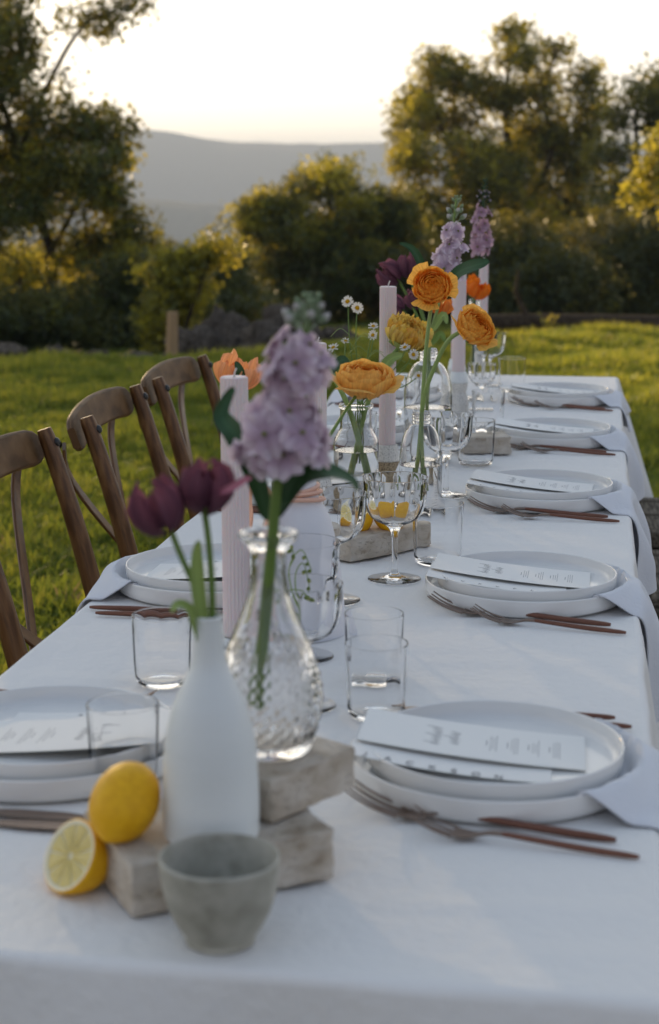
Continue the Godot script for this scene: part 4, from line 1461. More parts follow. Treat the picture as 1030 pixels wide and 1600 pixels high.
	for q in [[Vector3(-0.02, 0.155, 0.022), Vector3(-0.05, 0.172, 0.02), Vector3(-0.052, 0.13, 0.012), Vector3(-0.055, 0.1, 0.02)], [Vector3(-0.02, 0.155, 0.022), Vector3(-0.038, 0.178, 0.03), Vector3(-0.042, 0.165, 0.034), Vector3(-0.018, 0.152, 0.026)], [Vector3(-0.02, 0.155, 0.022), Vector3(-0.03, 0.12, 0.04), Vector3(-0.034, 0.08, 0.05)]]:
		var line := curve(q, 7)
		tg.surf(5, line.size() - 1, func(a, b):
			var c: Vector3 = line[int(round(b * (line.size() - 1)))]
			return c + Vector3(0.4, 0.1, 0.9).normalized() * (a - 0.5) * 0.016 + Vector3(0.9, 0, -0.4) * 0.003 * sin(a * 6.0 + b * 5.0))
	part("ribbon_tail", tg.mesh(), M.ribbon, band)
	# stoneware cup
	var cg := Geo.new()
	cg.lathe(smooth_prof([[0, 0.0022], [0.0195, 0.002], [0.0205, 0], [0.0228, 0.0], [0.0235, 0.002], [0.0232, 0.0045], [0.0262, 0.009], [0.033, 0.021], [0.0378, 0.036], [0.0402, 0.052], [0.0407, 0.0585], [0.0398, 0.0605], [0.0385, 0.0598], [0.0374, 0.051], [0.035, 0.037], [0.0302, 0.0235], [0.0232, 0.013], [0.012, 0.0085], [0, 0.008]], 4), 72, func(a, y, r, j): return r * (1.0 + 0.006 * sin(a * 2.0 + 1.0) + 0.004 * sin(a * 5.0 + y * 90.0)))
	single("stoneware_cup", cg.mesh(), M.stoneware, Vector3(-0.237, TOP, -1.021), 0, "small grey green stoneware cup at the near end of the table", "cup")


func candle_mesh(h: float, r: float) -> ArrayMesh:
	var g := Geo.new()
	var pr := [[0, 0], [r * 0.9, 0], [r * 0.92, 0.002]]
	for k in 24:
		pr.push_back([r, 0.004 + (h - 0.006) * k / 23.0])
	pr.append_array([[r * 0.96, h - 0.0008], [r * 0.88, h], [r * 0.3, h - 0.0006], [0, h - 0.001]])
	g.lathe(v2(pr), 132, func(a, y, q, j): return q * (1.0 - 0.075 * (1.0 - absf(sin(a * 11.0)))) if q > r * 0.5 else q)
	return g.mesh()


func candle(at: Vector3, h: float, r: float, label: String) -> void:
	var o := thing("fluted_candle", at, 0, label, "candle", "pale pink fluted candles")
	var wax := part("wax", candle_mesh(h, r), M.pink_wax, o)
	var w := Geo.new()
	w.tube([Vector3(0, h - 0.002, 0), Vector3(0.0008, h + 0.004, 0), Vector3(0.003, h + 0.009, 0.001)], 0.0011, 6)
	part("wick", w.mesh(), M.wick, wax)


func holder(at: Vector3, kind: int, label: String) -> void:
	var o := thing("candle_holder", at, 0, label, "candle holder", "white candle holders")
	var g := Geo.new()
	if kind == 0:   # faceted waist: white above, bare clay below
		g.lathe(v2([[0.0, 0.036], [0.0208, 0.036], [0.0228, 0.0375], [0.0225, 0.041], [0.0178, 0.0625], [0.0165, 0.0645], [0.0148, 0.0645], [0.0145, 0.056], [0, 0.055]]), 48)
		part("glazed_top", g.mesh(), M.speckled, o)
		var c := Geo.new()
		c.lathe(v2([[0, 0], [0.018, 0], [0.0195, 0.001], [0.019, 0.003], [0.013, 0.011], [0.0132, 0.0145], [0.0185, 0.027], [0.0215, 0.0345], [0.0212, 0.0365], [0, 0.0365]]), 48)
		part("clay_base", c.mesh(), M.raw_clay, o)
	elif kind == 2:   # a low round dish
		g.lathe(v2([[0, 0], [0.024, 0], [0.026, 0.0015], [0.026, 0.007], [0.0245, 0.0085], [0.0175, 0.0085], [0.0165, 0.0065], [0, 0.0065]]), 48)
		part("dish", g.mesh(), M.white_ceramic, o)
	else:
		g.lathe(v2([[0.0, 0.094], [0.0195, 0.094], [0.0208, 0.0955], [0.02, 0.099], [0.0165, 0.1165], [0.0155, 0.118], [0.0138, 0.118], [0.0136, 0.108], [0, 0.107]]), 48)
		part("glazed_top", g.mesh(), M.white_ceramic, o)
		var c := Geo.new()
		c.lathe(v2([[0, 0], [0.0205, 0], [0.022, 0.0012], [0.022, 0.05], [0.0215, 0.056], [0.0165, 0.0735], [0.0165, 0.076], [0.0195, 0.0925], [0.0195, 0.0945], [0, 0.0945]]), 48)
		part("clay_base", c.mesh(), M.speckled, o)


func build_candles() -> void:
	holder(Vector3(-0.383, TOP, -1.75), 2, "low white dish under the nearest candle, behind the decanter")
	candle(Vector3(-0.383, TOP + 0.0068, -1.75), 0.29, 0.0152, "nearest pale pink fluted candle, in front of the peach flower")
	holder(Vector3(-0.345, TOP, -2.792), 0, "speckled faceted holder in sharp focus beside the wide mouthed jar")
	candle(Vector3(-0.345, TOP + 0.0562, -2.792), 0.276, 0.0142, "sharp pink fluted candle with a white wick behind the daisies")
	holder(Vector3(-0.42, TOP, -2.52), 0, "speckled holder hidden behind the lilac spike")
	candle(Vector3(-0.42, TOP + 0.0562, -2.52), 0.205, 0.0142, "pink fluted candle half hidden behind the large lilac spike")
	holder(Vector3(-0.278, TOP, -3.455), 1, "tall stacked holder behind the large bottle")
	candle(Vector3(-0.278, TOP + 0.1095, -3.455), 0.225, 0.0132, "pink fluted candle under the small lilac spike, behind the orange bloom")
	holder(Vector3(-0.302, TOP, -3.7), 1, "tall stacked holder hidden behind the other stacked one")
	candle(Vector3(-0.302, TOP + 0.1095, -3.7), 0.18, 0.0132, "pink fluted candle just right of the taller one under the lilac spike")
	holder(Vector3(-0.287, TOP, -4.3), 1, "farthest stacked candle holder at the end of the table")
	candle(Vector3(-0.287, TOP + 0.1095, -4.3), 0.2, 0.0132, "farthest pink fluted candle beside the orange poppy")


func stone_mesh(size: Vector3, sd: int) -> ArrayMesh:
	var n := FastNoiseLite.new()
	n.seed = sd
	n.frequency = 14.0
	n.fractal_octaves = 4
	var g := Geo.new()
	var h := size / 2.0
	var ax := [[Vector3.RIGHT, Vector3.UP, Vector3.BACK], [Vector3.LEFT, Vector3.UP, Vector3.FORWARD], [Vector3.BACK, Vector3.UP, Vector3.LEFT], [Vector3.FORWARD, Vector3.UP, Vector3.RIGHT], [Vector3.UP, Vector3.FORWARD, Vector3.LEFT], [Vector3.DOWN, Vector3.FORWARD, Vector3.RIGHT]]
	for f in ax:
		g.surf(28, 14, func(a, b):
			var p: Vector3 = (f[0] + f[2] * (1.0 - 2.0 * a) + f[1] * (2.0 * b - 1.0))
			p = p * h
			var inner := Vector3(clampf(p.x, -h.x + 0.004, h.x - 0.004), clampf(p.y, -h.y + 0.003, h.y - 0.003), clampf(p.z, -h.z + 0.004, h.z - 0.004))
			var d := (p - inner)
			if d.length() > 1e-6:
				d = d.normalized() * Vector3(0.004, 0.003, 0.004)
			var rough := absf(n.get_noise_3dv(p)) + 0.5 * absf(n.get_noise_3dv(p * 3.0))
			var broken := clampf((absf(p.x) / h.x + absf(p.z) / h.z - 0.9) * 1.4, 0.0, 1.0)
			return inner + d * (1.0 - 0.5 * rough) - Vector3(inner.x, 0, inner.z).normalized() * rough * 0.003 * broken)
	return g.mesh()


func build_stones() -> void:
	var e := 0.04
	single("stone_block", stone_mesh(Vector3(0.158, e, 0.118), 3), M.travertine, Vector3(-0.273, TOP + e / 2 + 0.0002, -1.134), 0.6, "rough travertine block carrying the white bottle and whole lemon", "stone", "travertine blocks")
	single("stone_block", stone_mesh(Vector3(0.1, 0.035, 0.098), 5), M.travertine, Vector3(-0.238, 0.7905 + 0.0178, -1.194), 1.03, "upper travertine block under the cut glass decanter", "stone", "travertine blocks")
	single("stone_block", stone_mesh(Vector3(0.165, 0.035, 0.09), 7), M.travertine, Vector3(-0.299, TOP + 0.0177, -2.248), 0.9, "travertine slab with a broken corner under two lemon halves", "stone", "travertine blocks")
	single("stone_block", stone_mesh(Vector3(0.1, 0.035, 0.07), 9), M.travertine, Vector3(-0.205, TOP + 0.0177, -3.13), 0.3, "pale travertine slab behind a tumbler near the far candles", "stone", "travertine blocks")


func lemon_prof(r: float, l: float) -> Array:
	var out := []
	for k in 25:
		var a := PI * (k / 24.0 - 0.5)
		var y := sin(a) * l
		var q := r * pow(cos(a), 0.92)
		if k > 21:
			y += l * 0.1 * (k - 21) / 3.0
		if k < 2:
			y -= l * 0.05
		out.push_back(Vector2(maxf(q, 0.0), y))
	return out


func half_lemon(at: Vector3, dir: Vector3, r: float, label: String) -> void:
	var o := thing("lemon_half", at, 0, label, "lemon", "cut lemon halves")
	o.basis = facing(dir, at).basis
	var g := Geo.new()
	var pr := []
	for k in 13:
		var a := -PI / 2 * (1.0 - k / 12.0)
		pr.push_back(Vector2(r * pow(cos(a), 0.92), sin(a) * r * 1.2 - (r * 0.12 if k < 2 else 0.0)))
	pr[0].x = 0.0
	pr.append_array([Vector2(r * 0.99, 0.0006), Vector2(r * 0.95, 0.0012)])
	g.lathe(pr, 40)
	part("peel", g.mesh(), M.lemon_skin, o)
	var p := Geo.new()
	p.lathe([Vector2(r * 0.965, 0.0), Vector2(r * 0.95, 0.0013), Vector2(r * 0.87, 0.0009), Vector2(r * 0.84, -0.001), Vector2(0, -0.001)], 40)
	var pith := part("pith", p.mesh(), M.pith, o)
	var s := Geo.new()
	for k in 9:
		var a0 := TAU * k / 9.0
		s.surf(8, 6, func(a, b):
			var q: float = a0 + (a * 0.88 + 0.06) * TAU / 9.0
			var rr: float = lerpf(0.1, 0.84, b) * r
			var hgt := 0.0016 * sin(PI * clampf(a, 0.02, 0.98)) * (0.4 + 0.6 * sin(PI * b)) - 0.0004
			return Vector3(cos(q) * rr, hgt, -sin(q) * rr))
		part("segment", s.mesh(), M.pulp, pith)
		s = Geo.new()


func build_fruit() -> void:
	var g := Geo.new()
	g.lathe(lemon_prof(0.0245, 0.0305), 40)
	var o := single("lemon", g.mesh(), M.lemon_skin, Vector3(-0.323, 0.8152, -1.094), 0, "whole yellow lemon on the stone beside the white bottle", "lemon")
	o.basis = facing(Vector3(-0.2, -0.55, 0.7), o.position).basis
	half_lemon(Vector3(-0.362, 0.7755, -1.085), Vector3(-0.52, 0.5, 0.66), 0.0272, "cut lemon half on the cloth leaning on the stone, facing left")
	half_lemon(Vector3(-0.318, 0.8065, -2.216), Vector3(-0.35, 0.8, 0.32), 0.0245, "cut lemon half on the slab with its pulp facing up")
	half_lemon(Vector3(-0.272, 0.8075, -2.236), Vector3(-0.25, 0.75, -0.6), 0.0245, "cut lemon half turned away behind the coupe's stem")


# ---------------------------------------------------------------- flowers
func stalk(o: Node3D, pts: Array, r0: float, r1: float, col: Color) -> void:  # world points
	var g := Geo.new()
	g.col = col
	var l := []
	for q in pts:
		l.push_back(q - o.position)
	var line := curve(l, 6)
	g.tube(line, taper(r0, r1, line.size()), 10)
	part("stem", g.mesh(true), M.stem, o)


func leaf_part(o: Node3D, pts: Array, wide: float, col: Color, face := Vector3(0, 0.4, 1), cup := 0.25) -> void:
	var l := []
	for q in pts:
		l.push_back(q - o.position)
	var line := curve(l, 6)
	var g := Geo.new()
	var n := line.size() - 1
	g.surf(8, n, func(a, b):
		var k := int(round(b * n))
		var tan: Vector3 = (line[mini(k + 1, n)] - line[maxi(k - 1, 0)]).normalized()
		var side := tan.cross(face).normalized()
		var up := side.cross(tan)
		var w: float = wide * (0.18 + 0.82 * pow(sin(PI * pow(b, 0.75)), 0.8)) * (1.0 - smoothstep(0.96, 1.0, b) * 0.8)
		var u: float = a * 2.0 - 1.0
		return line[k] + side * u * w + up * (cup * w * (u * u) + 0.04 * w * sin(b * 14.0) * absf(u)),
		func(a, b): return col * (1.25 if absf(a - 0.5) < 0.07 else 1.0))
	var stem := o.get_node_or_null("stem")
	part("leaf", g.mesh(true), M.leaf, stem if stem else o)


# a petal that wraps round the flower's axis like a piece of a cup
func cup_petal(g: Geo, r: float, th0: float, th1: float, half: float, spiral: float, ruffle: float, flare: float, squash: float, c0: Color, c1: Color, sd: float, fringe := 0.0) -> void:
	g.surf(12, 9, func(a, b):
		var u: float = a * 2.0 - 1.0
		var top: float = th1 + (th0 - th1) * (0.30 * pow(absf(u), 3.2))
		top -= fringe * (0.5 + 0.5 * sin(u * 19.0 + sd)) * (0.6 + 0.4 * sin(u * 41.0 + sd * 3.0))
		var th: float = lerpf(th0, top, b)
		var az: float = u * half * (0.35 + 0.65 * sqrt(clampf(b * 1.6, 0, 1)))
		var q: float = r * (1.0 + spiral * u + flare * b * b) + ruffle * r * b * b * (sin(u * 6.0 + sd) + 0.5 * sin(u * 13.0 + sd * 2.0))
		return Vector3(sin(th) * cos(az) * q, cos(th) * q * squash, sin(th) * sin(az) * q),
		func(a, b): return c0.lerp(c1, clampf(b * (0.8 + 0.2 * sin(a * 9.0 + sd)), 0, 1)))


func ranunculus(o: Node3D, at: Vector3, dir: Vector3, r: float, deep: Color, pale: Color, sd: int, droop := 0) -> void:
	var rr := RandomNumberGenerator.new()
	rr.seed = sd
	var base := facing(dir, at - o.position)
	var rings := [[0.16, 0.15, 3], [0.25, 0.42, 4], [0.35, 0.55, 4], [0.46, 0.66, 5], [0.58, 0.78, 5], [0.7, 0.9, 6], [0.82, 1.0, 6], [0.93, 1.12, 6], [1.0, 1.28, 6]]
	for k in rings.size():
		var q: Array = rings[k]
		var share := float(k) / (rings.size() - 1)
		for j in q[2]:
			var g := Geo.new()
			var c0 := deep.lerp(pale, share * 0.9)
			var c1 := deep.lerp(pale, clampf(share * 0.9 + rr.randf_range(0.05, 0.3), 0, 1))
			cup_petal(g, r * q[0], PI * 0.86, q[1] + rr.randf_range(-0.08, 0.08), PI / q[2] * 1.45, 0.055, 0.015 + 0.02 * share, 0.0 if k < 7 else 0.06 * (k - 6), 0.8, c0, c1, rr.randf() * 9.0)
			part("petal", g.mesh(true), M.petal, o, base * Transform3D(Basis(Vector3.UP, TAU * j / q[2] + k * 0.71 + rr.randf_range(-0.1, 0.1)), Vector3(0, -0.02 * r * k, 0)))
	# a few outer petals have opened and hang
	for j in 3 + droop:
		var g := Geo.new()
		cup_petal(g, r * 1.05, PI * 0.8, 1.55 + rr.randf_range(-0.1, 0.15), 0.62, 0.05, 0.04, 0.4, 0.55, pale, pale.lerp(Color(0.97, 0.56, 0.16), 0.5), rr.randf() * 9.0)
		part("petal", g.mesh(true), M.petal, o, base * Transform3D(Basis(Vector3.UP, TAU * j / (3 + droop) + rr.randf_range(-0.3, 0.3)), Vector3(0, -0.1 * r, 0)))
	for j in 5:
		var g := Geo.new()
		cup_petal(g, r * 0.62, PI * 0.97, PI * 0.72, 0.4, 0.0, 0.05, 0.5, 0.9, Color(0.1, 0.16, 0.035), Color(0.2, 0.16, 0.04), rr.randf() * 9.0)
		part("sepal", g.mesh(true), M.leaf, o, base * Transform3D(Basis(Vector3.UP, TAU * j / 5.0), Vector3(0, -0.2 * r, 0)))


func tulip(o: Node3D, at: Vector3, dir: Vector3, r: float, tall: float, open: float, c0: Color, c1: Color, sd: int, fringe := 0.42) -> void:
	var rr := RandomNumberGenerator.new()
	rr.seed = sd
	var base := facing(dir, at - o.position)
	for k in 2:
		for j in 4:
			var g := Geo.new()
			var ring := 0.74 + 0.26 * k
			cup_petal(g, r * ring, PI * 0.97, 0.38 + open + rr.randf_range(-0.2, 0.2), 0.7, 0.08, 0.13, 0.14 * k + open * 0.25 + rr.randf_range(-0.05, 0.1), tall, c0, c1.lerp(c0, rr.randf() * 0.5), rr.randf() * 9.0, fringe)
			part("petal", g.mesh(true), M.petal, o, base * Transform3D(Basis(Vector3.UP, TAU * j / 4.0 + k * 0.8 + rr.randf_range(-0.2, 0.2)), Vector3.ZERO) * Transform3D(Basis(Vector3.FORWARD, rr.randf_range(-0.05, 0.2) * (0.4 + 0.6 * k)), Vector3(0, 0, 0)) * Transform3D(Basis(), Vector3(0, r * tall * 0.95, 0)))


func floret_mesh(r: float, sd: int, c0: Color, c1: Color, double := true) -> ArrayMesh:
	var rr := RandomNumberGenerator.new()
	rr.seed = sd
	var g := Geo.new()
	var rings := [[5, 1.0, 0.25], [5, 0.86, 0.6], [4, 0.6, 1.0]] if double else [[4, 1.0, 0.2], [3, 0.6, 0.8]]
	for k in rings.size():
		var q: Array = rings[k]
		for j in q[0]:
			g.xf = Transform3D(Basis(Vector3.UP, TAU * j / q[0] + k * 0.6 + rr.randf_range(-0.2, 0.2)) * Basis(Vector3.FORWARD, q[2] - 0.15 + rr.randf_range(-0.15, 0.2)), Vector3(0, r * 0.05 * k, 0))
			var ph := rr.randf() * TAU
			var len: float = r * q[1]
			g.surf(7, 6, func(a, b):
				var u: float = a * 2.0 - 1.0
				var w: float = len * 0.5 * pow(sin(PI * (0.08 + 0.8 * b)), 0.7)
				var notch: float = 1.0 - 0.14 * exp(-u * u * 8.0) * b
				var y: float = len * (0.1 * sin(u * 6.0 + ph) * b + 0.16 * b - 0.22 * b * b + 0.1 * u * u * b)
				return Vector3(len * b * notch, y, u * w),
				func(a, b): return c0.lerp(c1, smoothstep(0.15, 0.95, b) * (0.78 + 0.22 * sin(a * 14.0 + ph))))
	g.xf = Transform3D()
	g.col = Color(0.32, 0.34, 0.1)
	g.ellipsoid(Vector3(0, r * 0.06, 0), Vector3(r * 0.11, r * 0.12, r * 0.11), 8, 5)
	return g.mesh(true)


func bud_mesh(r: float, col: Color, tip: Color) -> ArrayMesh:
	var g := Geo.new()
	g.surf(12, 10, func(a, b):
		var q: float = r * pow(sin(PI * (0.02 + 0.96 * b)), 0.75) * (1.0 - 0.25 * b) * (1.0 + 0.07 * cos(a * TAU * 4.0))
		return Vector3(cos(-a * TAU) * q, b * r * 2.9, sin(-a * TAU) * q),
		func(a, b): return col.lerp(tip, smoothstep(0.45, 0.8, b)))
	return g.mesh(true)


# a flower spike: florets round the stem from the point "from" to the tip, buds at the top
func spike(o: Node3D, line: Array, reach: float, floret: float, rows: int, per: int, buds: int, c0: Color, c1: Color, green: Color, sd: int, double := true) -> void:
	var rr := RandomNumberGenerator.new()
	rr.seed = sd
	var forms := [floret_mesh(floret, sd, c0, c1, double), floret_mesh(floret, sd + 1, c0, c1.lerp(c0, 0.2), double), floret_mesh(floret * 0.9, sd + 2, c0, c1, double)]
	var l := []
	for q in line:
		l.push_back(q - o.position)
	var path := curve(l, 10)
	var gs := Geo.new()
	gs.col = green
	for k in rows:
		for j in per:
			var q := (k + rr.randf_range(-0.25, 0.25)) / (rows + buds * 0.55)
			var mid: Vector3 = path[clampi(int(q * (path.size() - 1)), 0, path.size() - 1)]
			var a := TAU * (j + 0.5 * (k % 2)) / per + rr.randf_range(-0.25, 0.25)
			var out := Vector3(cos(a), 0.35 + 0.25 * q, sin(a)).normalized()
			var sc := 1.0 - 0.35 * float(k) / rows + rr.randf_range(-0.08, 0.08)
			if k > rows / 2 and j >= per - 1 - k % 2:
				continue
			var at := mid + out * reach * sc * rr.randf_range(0.75, 1.4)
			var b := facing((out + Vector3(rr.randfn(), rr.randfn(), rr.randfn()) * 0.22).normalized(), at, rr.randf() * TAU)
			b.basis = b.basis.scaled(Vector3.ONE * sc)
			part("floret", forms[rr.randi() % 3], M.petal, o, b)
			gs.tube([mid, mid + out * reach * 0.5, at], [0.0011, 0.001, 0.0012], 5)
	var bg := bud_mesh(floret * 0.19, green, c1.lerp(green, 0.35))
	var bt := bud_mesh(floret * 0.16, green, green * 1.3)
	for k in buds:
		var q := (rows + k * 0.55 + 0.2) / (rows + buds * 0.55)
		var mid: Vector3 = path[clampi(int(q * (path.size() - 1)), 0, path.size() - 1)]
		for j in 3:
			var a := TAU * j / 3.0 + k * 1.1 + rr.randf_range(-0.2, 0.2)
			var sc := 1.15 - 0.75 * float(k) / buds
			var out := Vector3(cos(a), 0.75 + 0.6 * k / buds, sin(a)).normalized()
			var at := mid + out * reach * 0.45 * sc
			var b := facing(out, at, rr.randf() * TAU)
			b.basis = b.basis.scaled(Vector3.ONE * sc)
			part("bud", bg if k < buds / 2 else bt, M.petal, o, b)
			gs.tube([mid - Vector3(0, 0.003, 0), at], [0.0011, 0.0009], 5)
	part("stalks", gs.mesh(true), M.stem, o)


func daisy(o: Node3D, at: Vector3, dir: Vector3, r: float, sd: int) -> void:
	var rr := RandomNumberGenerator.new()
	rr.seed = sd
	var base := facing(dir, at - o.position)
	var g := Geo.new()
	for k in 14:
		g.xf = Transform3D(Basis(Vector3.UP, TAU * k / 14.0 + rr.randf_range(-0.08, 0.08)) * Basis(Vector3.FORWARD, rr.randf_range(-0.45, 0.05)), Vector3.ZERO)
		g.col = Color(0.78, 0.78, 0.74)
		g.surf(3, 4, func(a, b): return Vector3(r * (0.28 + 0.72 * b), 0.0006 * sin(PI * a), (a - 0.5) * r * 0.34 * pow(sin(PI * (0.15 + 0.75 * b)), 0.6)))
	part("rays", g.mesh(true), M.petal, o, base)
	var c := Geo.new()
	c.col = Color(0.72, 0.46, 0.02)
	c.ellipsoid(Vector3(0, r * 0.1, 0), Vector3(r * 0.36, r * 0.3, r * 0.36), 14, 8, func(d): return 1.0 + 0.06 * sin(d.x * 40.0) * sin(d.z * 40.0))
	part("eye", c.mesh(true), M.petal, o, base)


func pompon(o: Node3D, at: Vector3, dir: Vector3, r: float, sd: int) -> void:
	var rr := RandomNumberGenerator.new()
	rr.seed = sd
	var base := facing(dir, at - o.position)
	for k in 7:
		var n := 4 + k * 2
		for j in n:
			var g := Geo.new()
			var q := float(k) / 6.0
			var y := Color(0.95, 0.68, 0.12).lerp(Color(0.96, 0.4, 0.05), clampf(rr.randf() * 0.9 - 0.2 * q, 0, 1))
			cup_petal(g, r * (0.3 + 0.7 * q), PI * 0.85, 0.25 + 0.95 * q, PI / n * 1.7, 0.08, 0.1, 0.18, 0.85, Color(0.93, 0.72, 0.12), y.lerp(Color(0.85, 0.78, 0.4), rr.randf() * 0.5), rr.randf() * 9.0, 0.22)
			part("petal", g.mesh(true), M.petal, o, base * Transform3D(Basis(Vector3.UP, TAU * j / n + k * 0.5 + rr.randf_range(-0.15, 0.15)), Vector3.ZERO))
	for j in 4:
		var g := Geo.new()
		cup_petal(g, r * 1.04, PI * 0.96, PI * 0.56, 0.9, 0.02, 0.04, 0.1, 0.9, Color(0.24, 0.32, 0.07), Color(0.36, 0.4, 0.1), rr.randf() * 9.0)
		part("sepal", g.mesh(true), M.leaf, o, base * Transform3D(Basis(Vector3.UP, TAU * j / 4.0), Vector3.ZERO))


func build_flowers() -> void:
	var G := Color(0.14, 0.22, 0.05)
	var GP := Color(0.24, 0.33, 0.1)
	var GD := Color(0.035, 0.085, 0.035)
	var purple := Color(0.095, 0.045, 0.075)
	var rose := Color(0.4, 0.14, 0.19)
	var lil0 := Color(0.68, 0.52, 0.64)
	var lil1 := Color(0.9, 0.81, 0.88)
	# two dark tulips in the white bottle
	var t := thing("purple_tulip", Vector3(-0.266, 0.93, -1.108), 0, "dark purple fringed tulip in the white bottle, the lower left one", "tulip", "tulips in the white bottle")
	stalk(t, [Vector3(-0.2635, 0.915, -1.109), Vector3(-0.268, 0.96, -1.107), Vector3(-0.282, 1.0, -1.102), Vector3(-0.288, 1.018, -1.1)], 0.0024, 0.0021, G)
	tulip(t, Vector3(-0.289, 1.014, -1.1), Vector3(-0.35, 1, 0.15), 0.0158, 1.15, 0.1, purple, rose, 3)
	leaf_part(t, [Vector3(-0.266, 0.93, -1.105), Vector3(-0.273, 0.955, -1.1), Vector3(-0.281, 0.962, -1.096), Vector3(-0.286, 0.957, -1.094)], 0.006, GP, Vector3(0, 1, 0.4))
	t = thing("purple_tulip", Vector3(-0.262, 0.93, -1.112), 0, "dark purple fringed tulip in the white bottle, the upper right one", "tulip", "tulips in the white bottle")
	stalk(t, [Vector3(-0.2625, 0.915, -1.11), Vector3(-0.261, 0.96, -1.113), Vector3(-0.264, 1.0, -1.118), Vector3(-0.268, 1.03, -1.12)], 0.0025, 0.0023, G)
	tulip(t, Vector3(-0.267, 1.025, -1.12), Vector3(0.1, 1, 0.1), 0.0168, 1.02, 0.16, purple, rose, 5)
	leaf_part(t, [Vector3(-0.2635, 0.935, -1.104), Vector3(-0.2675, 0.97, -1.1), Vector3(-0.2685, 0.995, -1.1), Vector3(-0.267, 1.008, -1.1)], 0.0052, GP, Vector3(0.3, 0, 1))
	leaf_part(t, [Vector3(-0.256, 1.04, -1.105), Vector3(-0.244, 1.045, -1.1), Vector3(-0.234, 1.051, -1.1), Vector3(-0.229, 1.053, -1.1)], 0.003, rose, Vector3(0, 0.6, 1))
	# the big lilac spike in the decanter
	var s := thing("lilac_stock", Vector3(-0.244, 0.862, -1.188), 0, "large blurred lilac flower spike in the cut glass decanter", "flower", "lilac flower spikes")
	stalk(s, [Vector3(-0.245, 0.862, -1.186), Vector3(-0.2375, 0.93, -1.184), Vector3(-0.231, 0.989, -1.18), Vector3(-0.225, 1.052, -1.18), Vector3(-0.216, 1.108, -1.18), Vector3(-0.203, 1.155, -1.18)], 0.0052, 0.0028, G)
	spike(s, [Vector3(-0.225, 1.052, -1.18), Vector3(-0.217, 1.108, -1.18), Vector3(-0.207, 1.145, -1.18), Vector3(-0.2, 1.17, -1.18)], 0.0225, 0.02, 6, 5, 6, lil0, lil1, Color(0.3, 0.38, 0.25), 21)
	leaf_part(s, [Vector3(-0.229, 1.008, -1.185), Vector3(-0.212, 1.035, -1.19), Vector3(-0.194, 1.041, -1.195), Vector3(-0.178, 1.035, -1.205), Vector3(-0.171, 1.026, -1.21)], 0.0115, GD, Vector3(0, 1, 0.5))
	leaf_part(s, [Vector3(-0.236, 1.005, -1.19), Vector3(-0.247, 1.04, -1.195), Vector3(-0.262, 1.066, -1.2), Vector3(-0.276, 1.08, -1.215), Vector3(-0.268, 1.1, -1.225)], 0.0085, GD, Vector3(0.2, 0.3, 1), 0.5)
	leaf_part(s, [Vector3(-0.223, 1.02, -1.186), Vector3(-0.207, 1.06, -1.19), Vector3(-0.203, 1.085, -1.19)], 0.009, GD, Vector3(0, 0.2, 1))
	# small green sprig from the vessel's shade
	var sp := thing("green_sprig", Vector3(-0.272, 0.826, -1.535), 0, "tiny pale green sprig with drooping buds beside the decanter's neck", "sprig")
	for q in [[Vector3(-0.284, 0.883, -1.535), Vector3(-0.272, 0.906, -1.535), Vector3(-0.262, 0.886, -1.535)], [Vector3(-0.284, 0.88, -1.535), Vector3(-0.279, 0.898, -1.535), Vector3(-0.282, 0.91, -1.535)], [Vector3(-0.278, 0.877, -1.535), Vector3(-0.27, 0.893, -1.535), Vector3(-0.264, 0.87, -1.535)], [Vector3(-0.286, 0.862, -1.535), Vector3(-0.272, 0.866, -1.535), Vector3(-0.264, 0.858, -1.535)]]:
		stalk(sp, [Vector3(-0.272, 0.828, -1.535), q[0], q[1], q[2]], 0.0007, 0.0005, GP)
		for k in 3:
			part("bud", bud_mesh(0.0021, GP, Color(0.45, 0.48, 0.15)), M.petal, sp, facing(Vector3(rng.randfn(), -0.8, rng.randfn()), q[2].lerp(q[1], k * 0.35) - sp.position))
	# orange ranunculus blooms
	var deep := Color(0.97, 0.32, 0.015)
	var pale := Color(0.97, 0.53, 0.09)
	var r := thing("orange_ranunculus", Vector3(-0.322, 0.93, -1.812), 0, "apricot ranunculus with hanging outer petals, lowest of the three, in the white vessel", "flower", "orange ranunculus")
	stalk(r, [Vector3(-0.322, 0.915, -1.812), Vector3(-0.308, 0.945, -1.84), Vector3(-0.288, 0.985, -1.9), Vector3(-0.272, 1.012, -1.945)], 0.0021, 0.0019, G)
	ranunculus(r, Vector3(-0.267, 1.03, -1.95), Vector3(0.1, 1, 0.28), 0.031, Color(0.97, 0.42, 0.03), Color(0.97, 0.6, 0.16), 4, 1)
	r = thing("orange_ranunculus", Vector3(-0.262, 0.82, -2.532), 0, "deep orange ranunculus facing the camera, highest of the three, in the graduated bottle", "flower", "orange ranunculus")
	stalk(r, [Vector3(-0.268, 0.79, -2.526), Vector3(-0.2615, 0.87, -2.531), Vector3(-0.2585, 0.93, -2.535), Vector3(-0.256, 1.0, -2.55), Vector3(-0.25, 1.075, -2.575)], 0.0034, 0.003, GP)
	ranunculus(r, Vector3(-0.2495, 1.098, -2.565), Vector3(0.02, 0.42, 1), 0.0275, deep, pale, 6)
	r = thing("orange_ranunculus", Vector3(-0.258, 0.82, -2.528), 0, "orange ranunculus tipped to the right on a bent stem, in the graduated bottle", "flower", "orange ranunculus")
	stalk(r, [Vector3(-0.254, 0.785, -2.53), Vector3(-0.2595, 0.87, -2.529), Vector3(-0.2555, 0.93, -2.525), Vector3(-0.236, 0.985, -2.515), Vector3(-0.217, 1.02, -2.505), Vector3(-0.195, 1.035, -2.5)], 0.0036, 0.0032, GP)
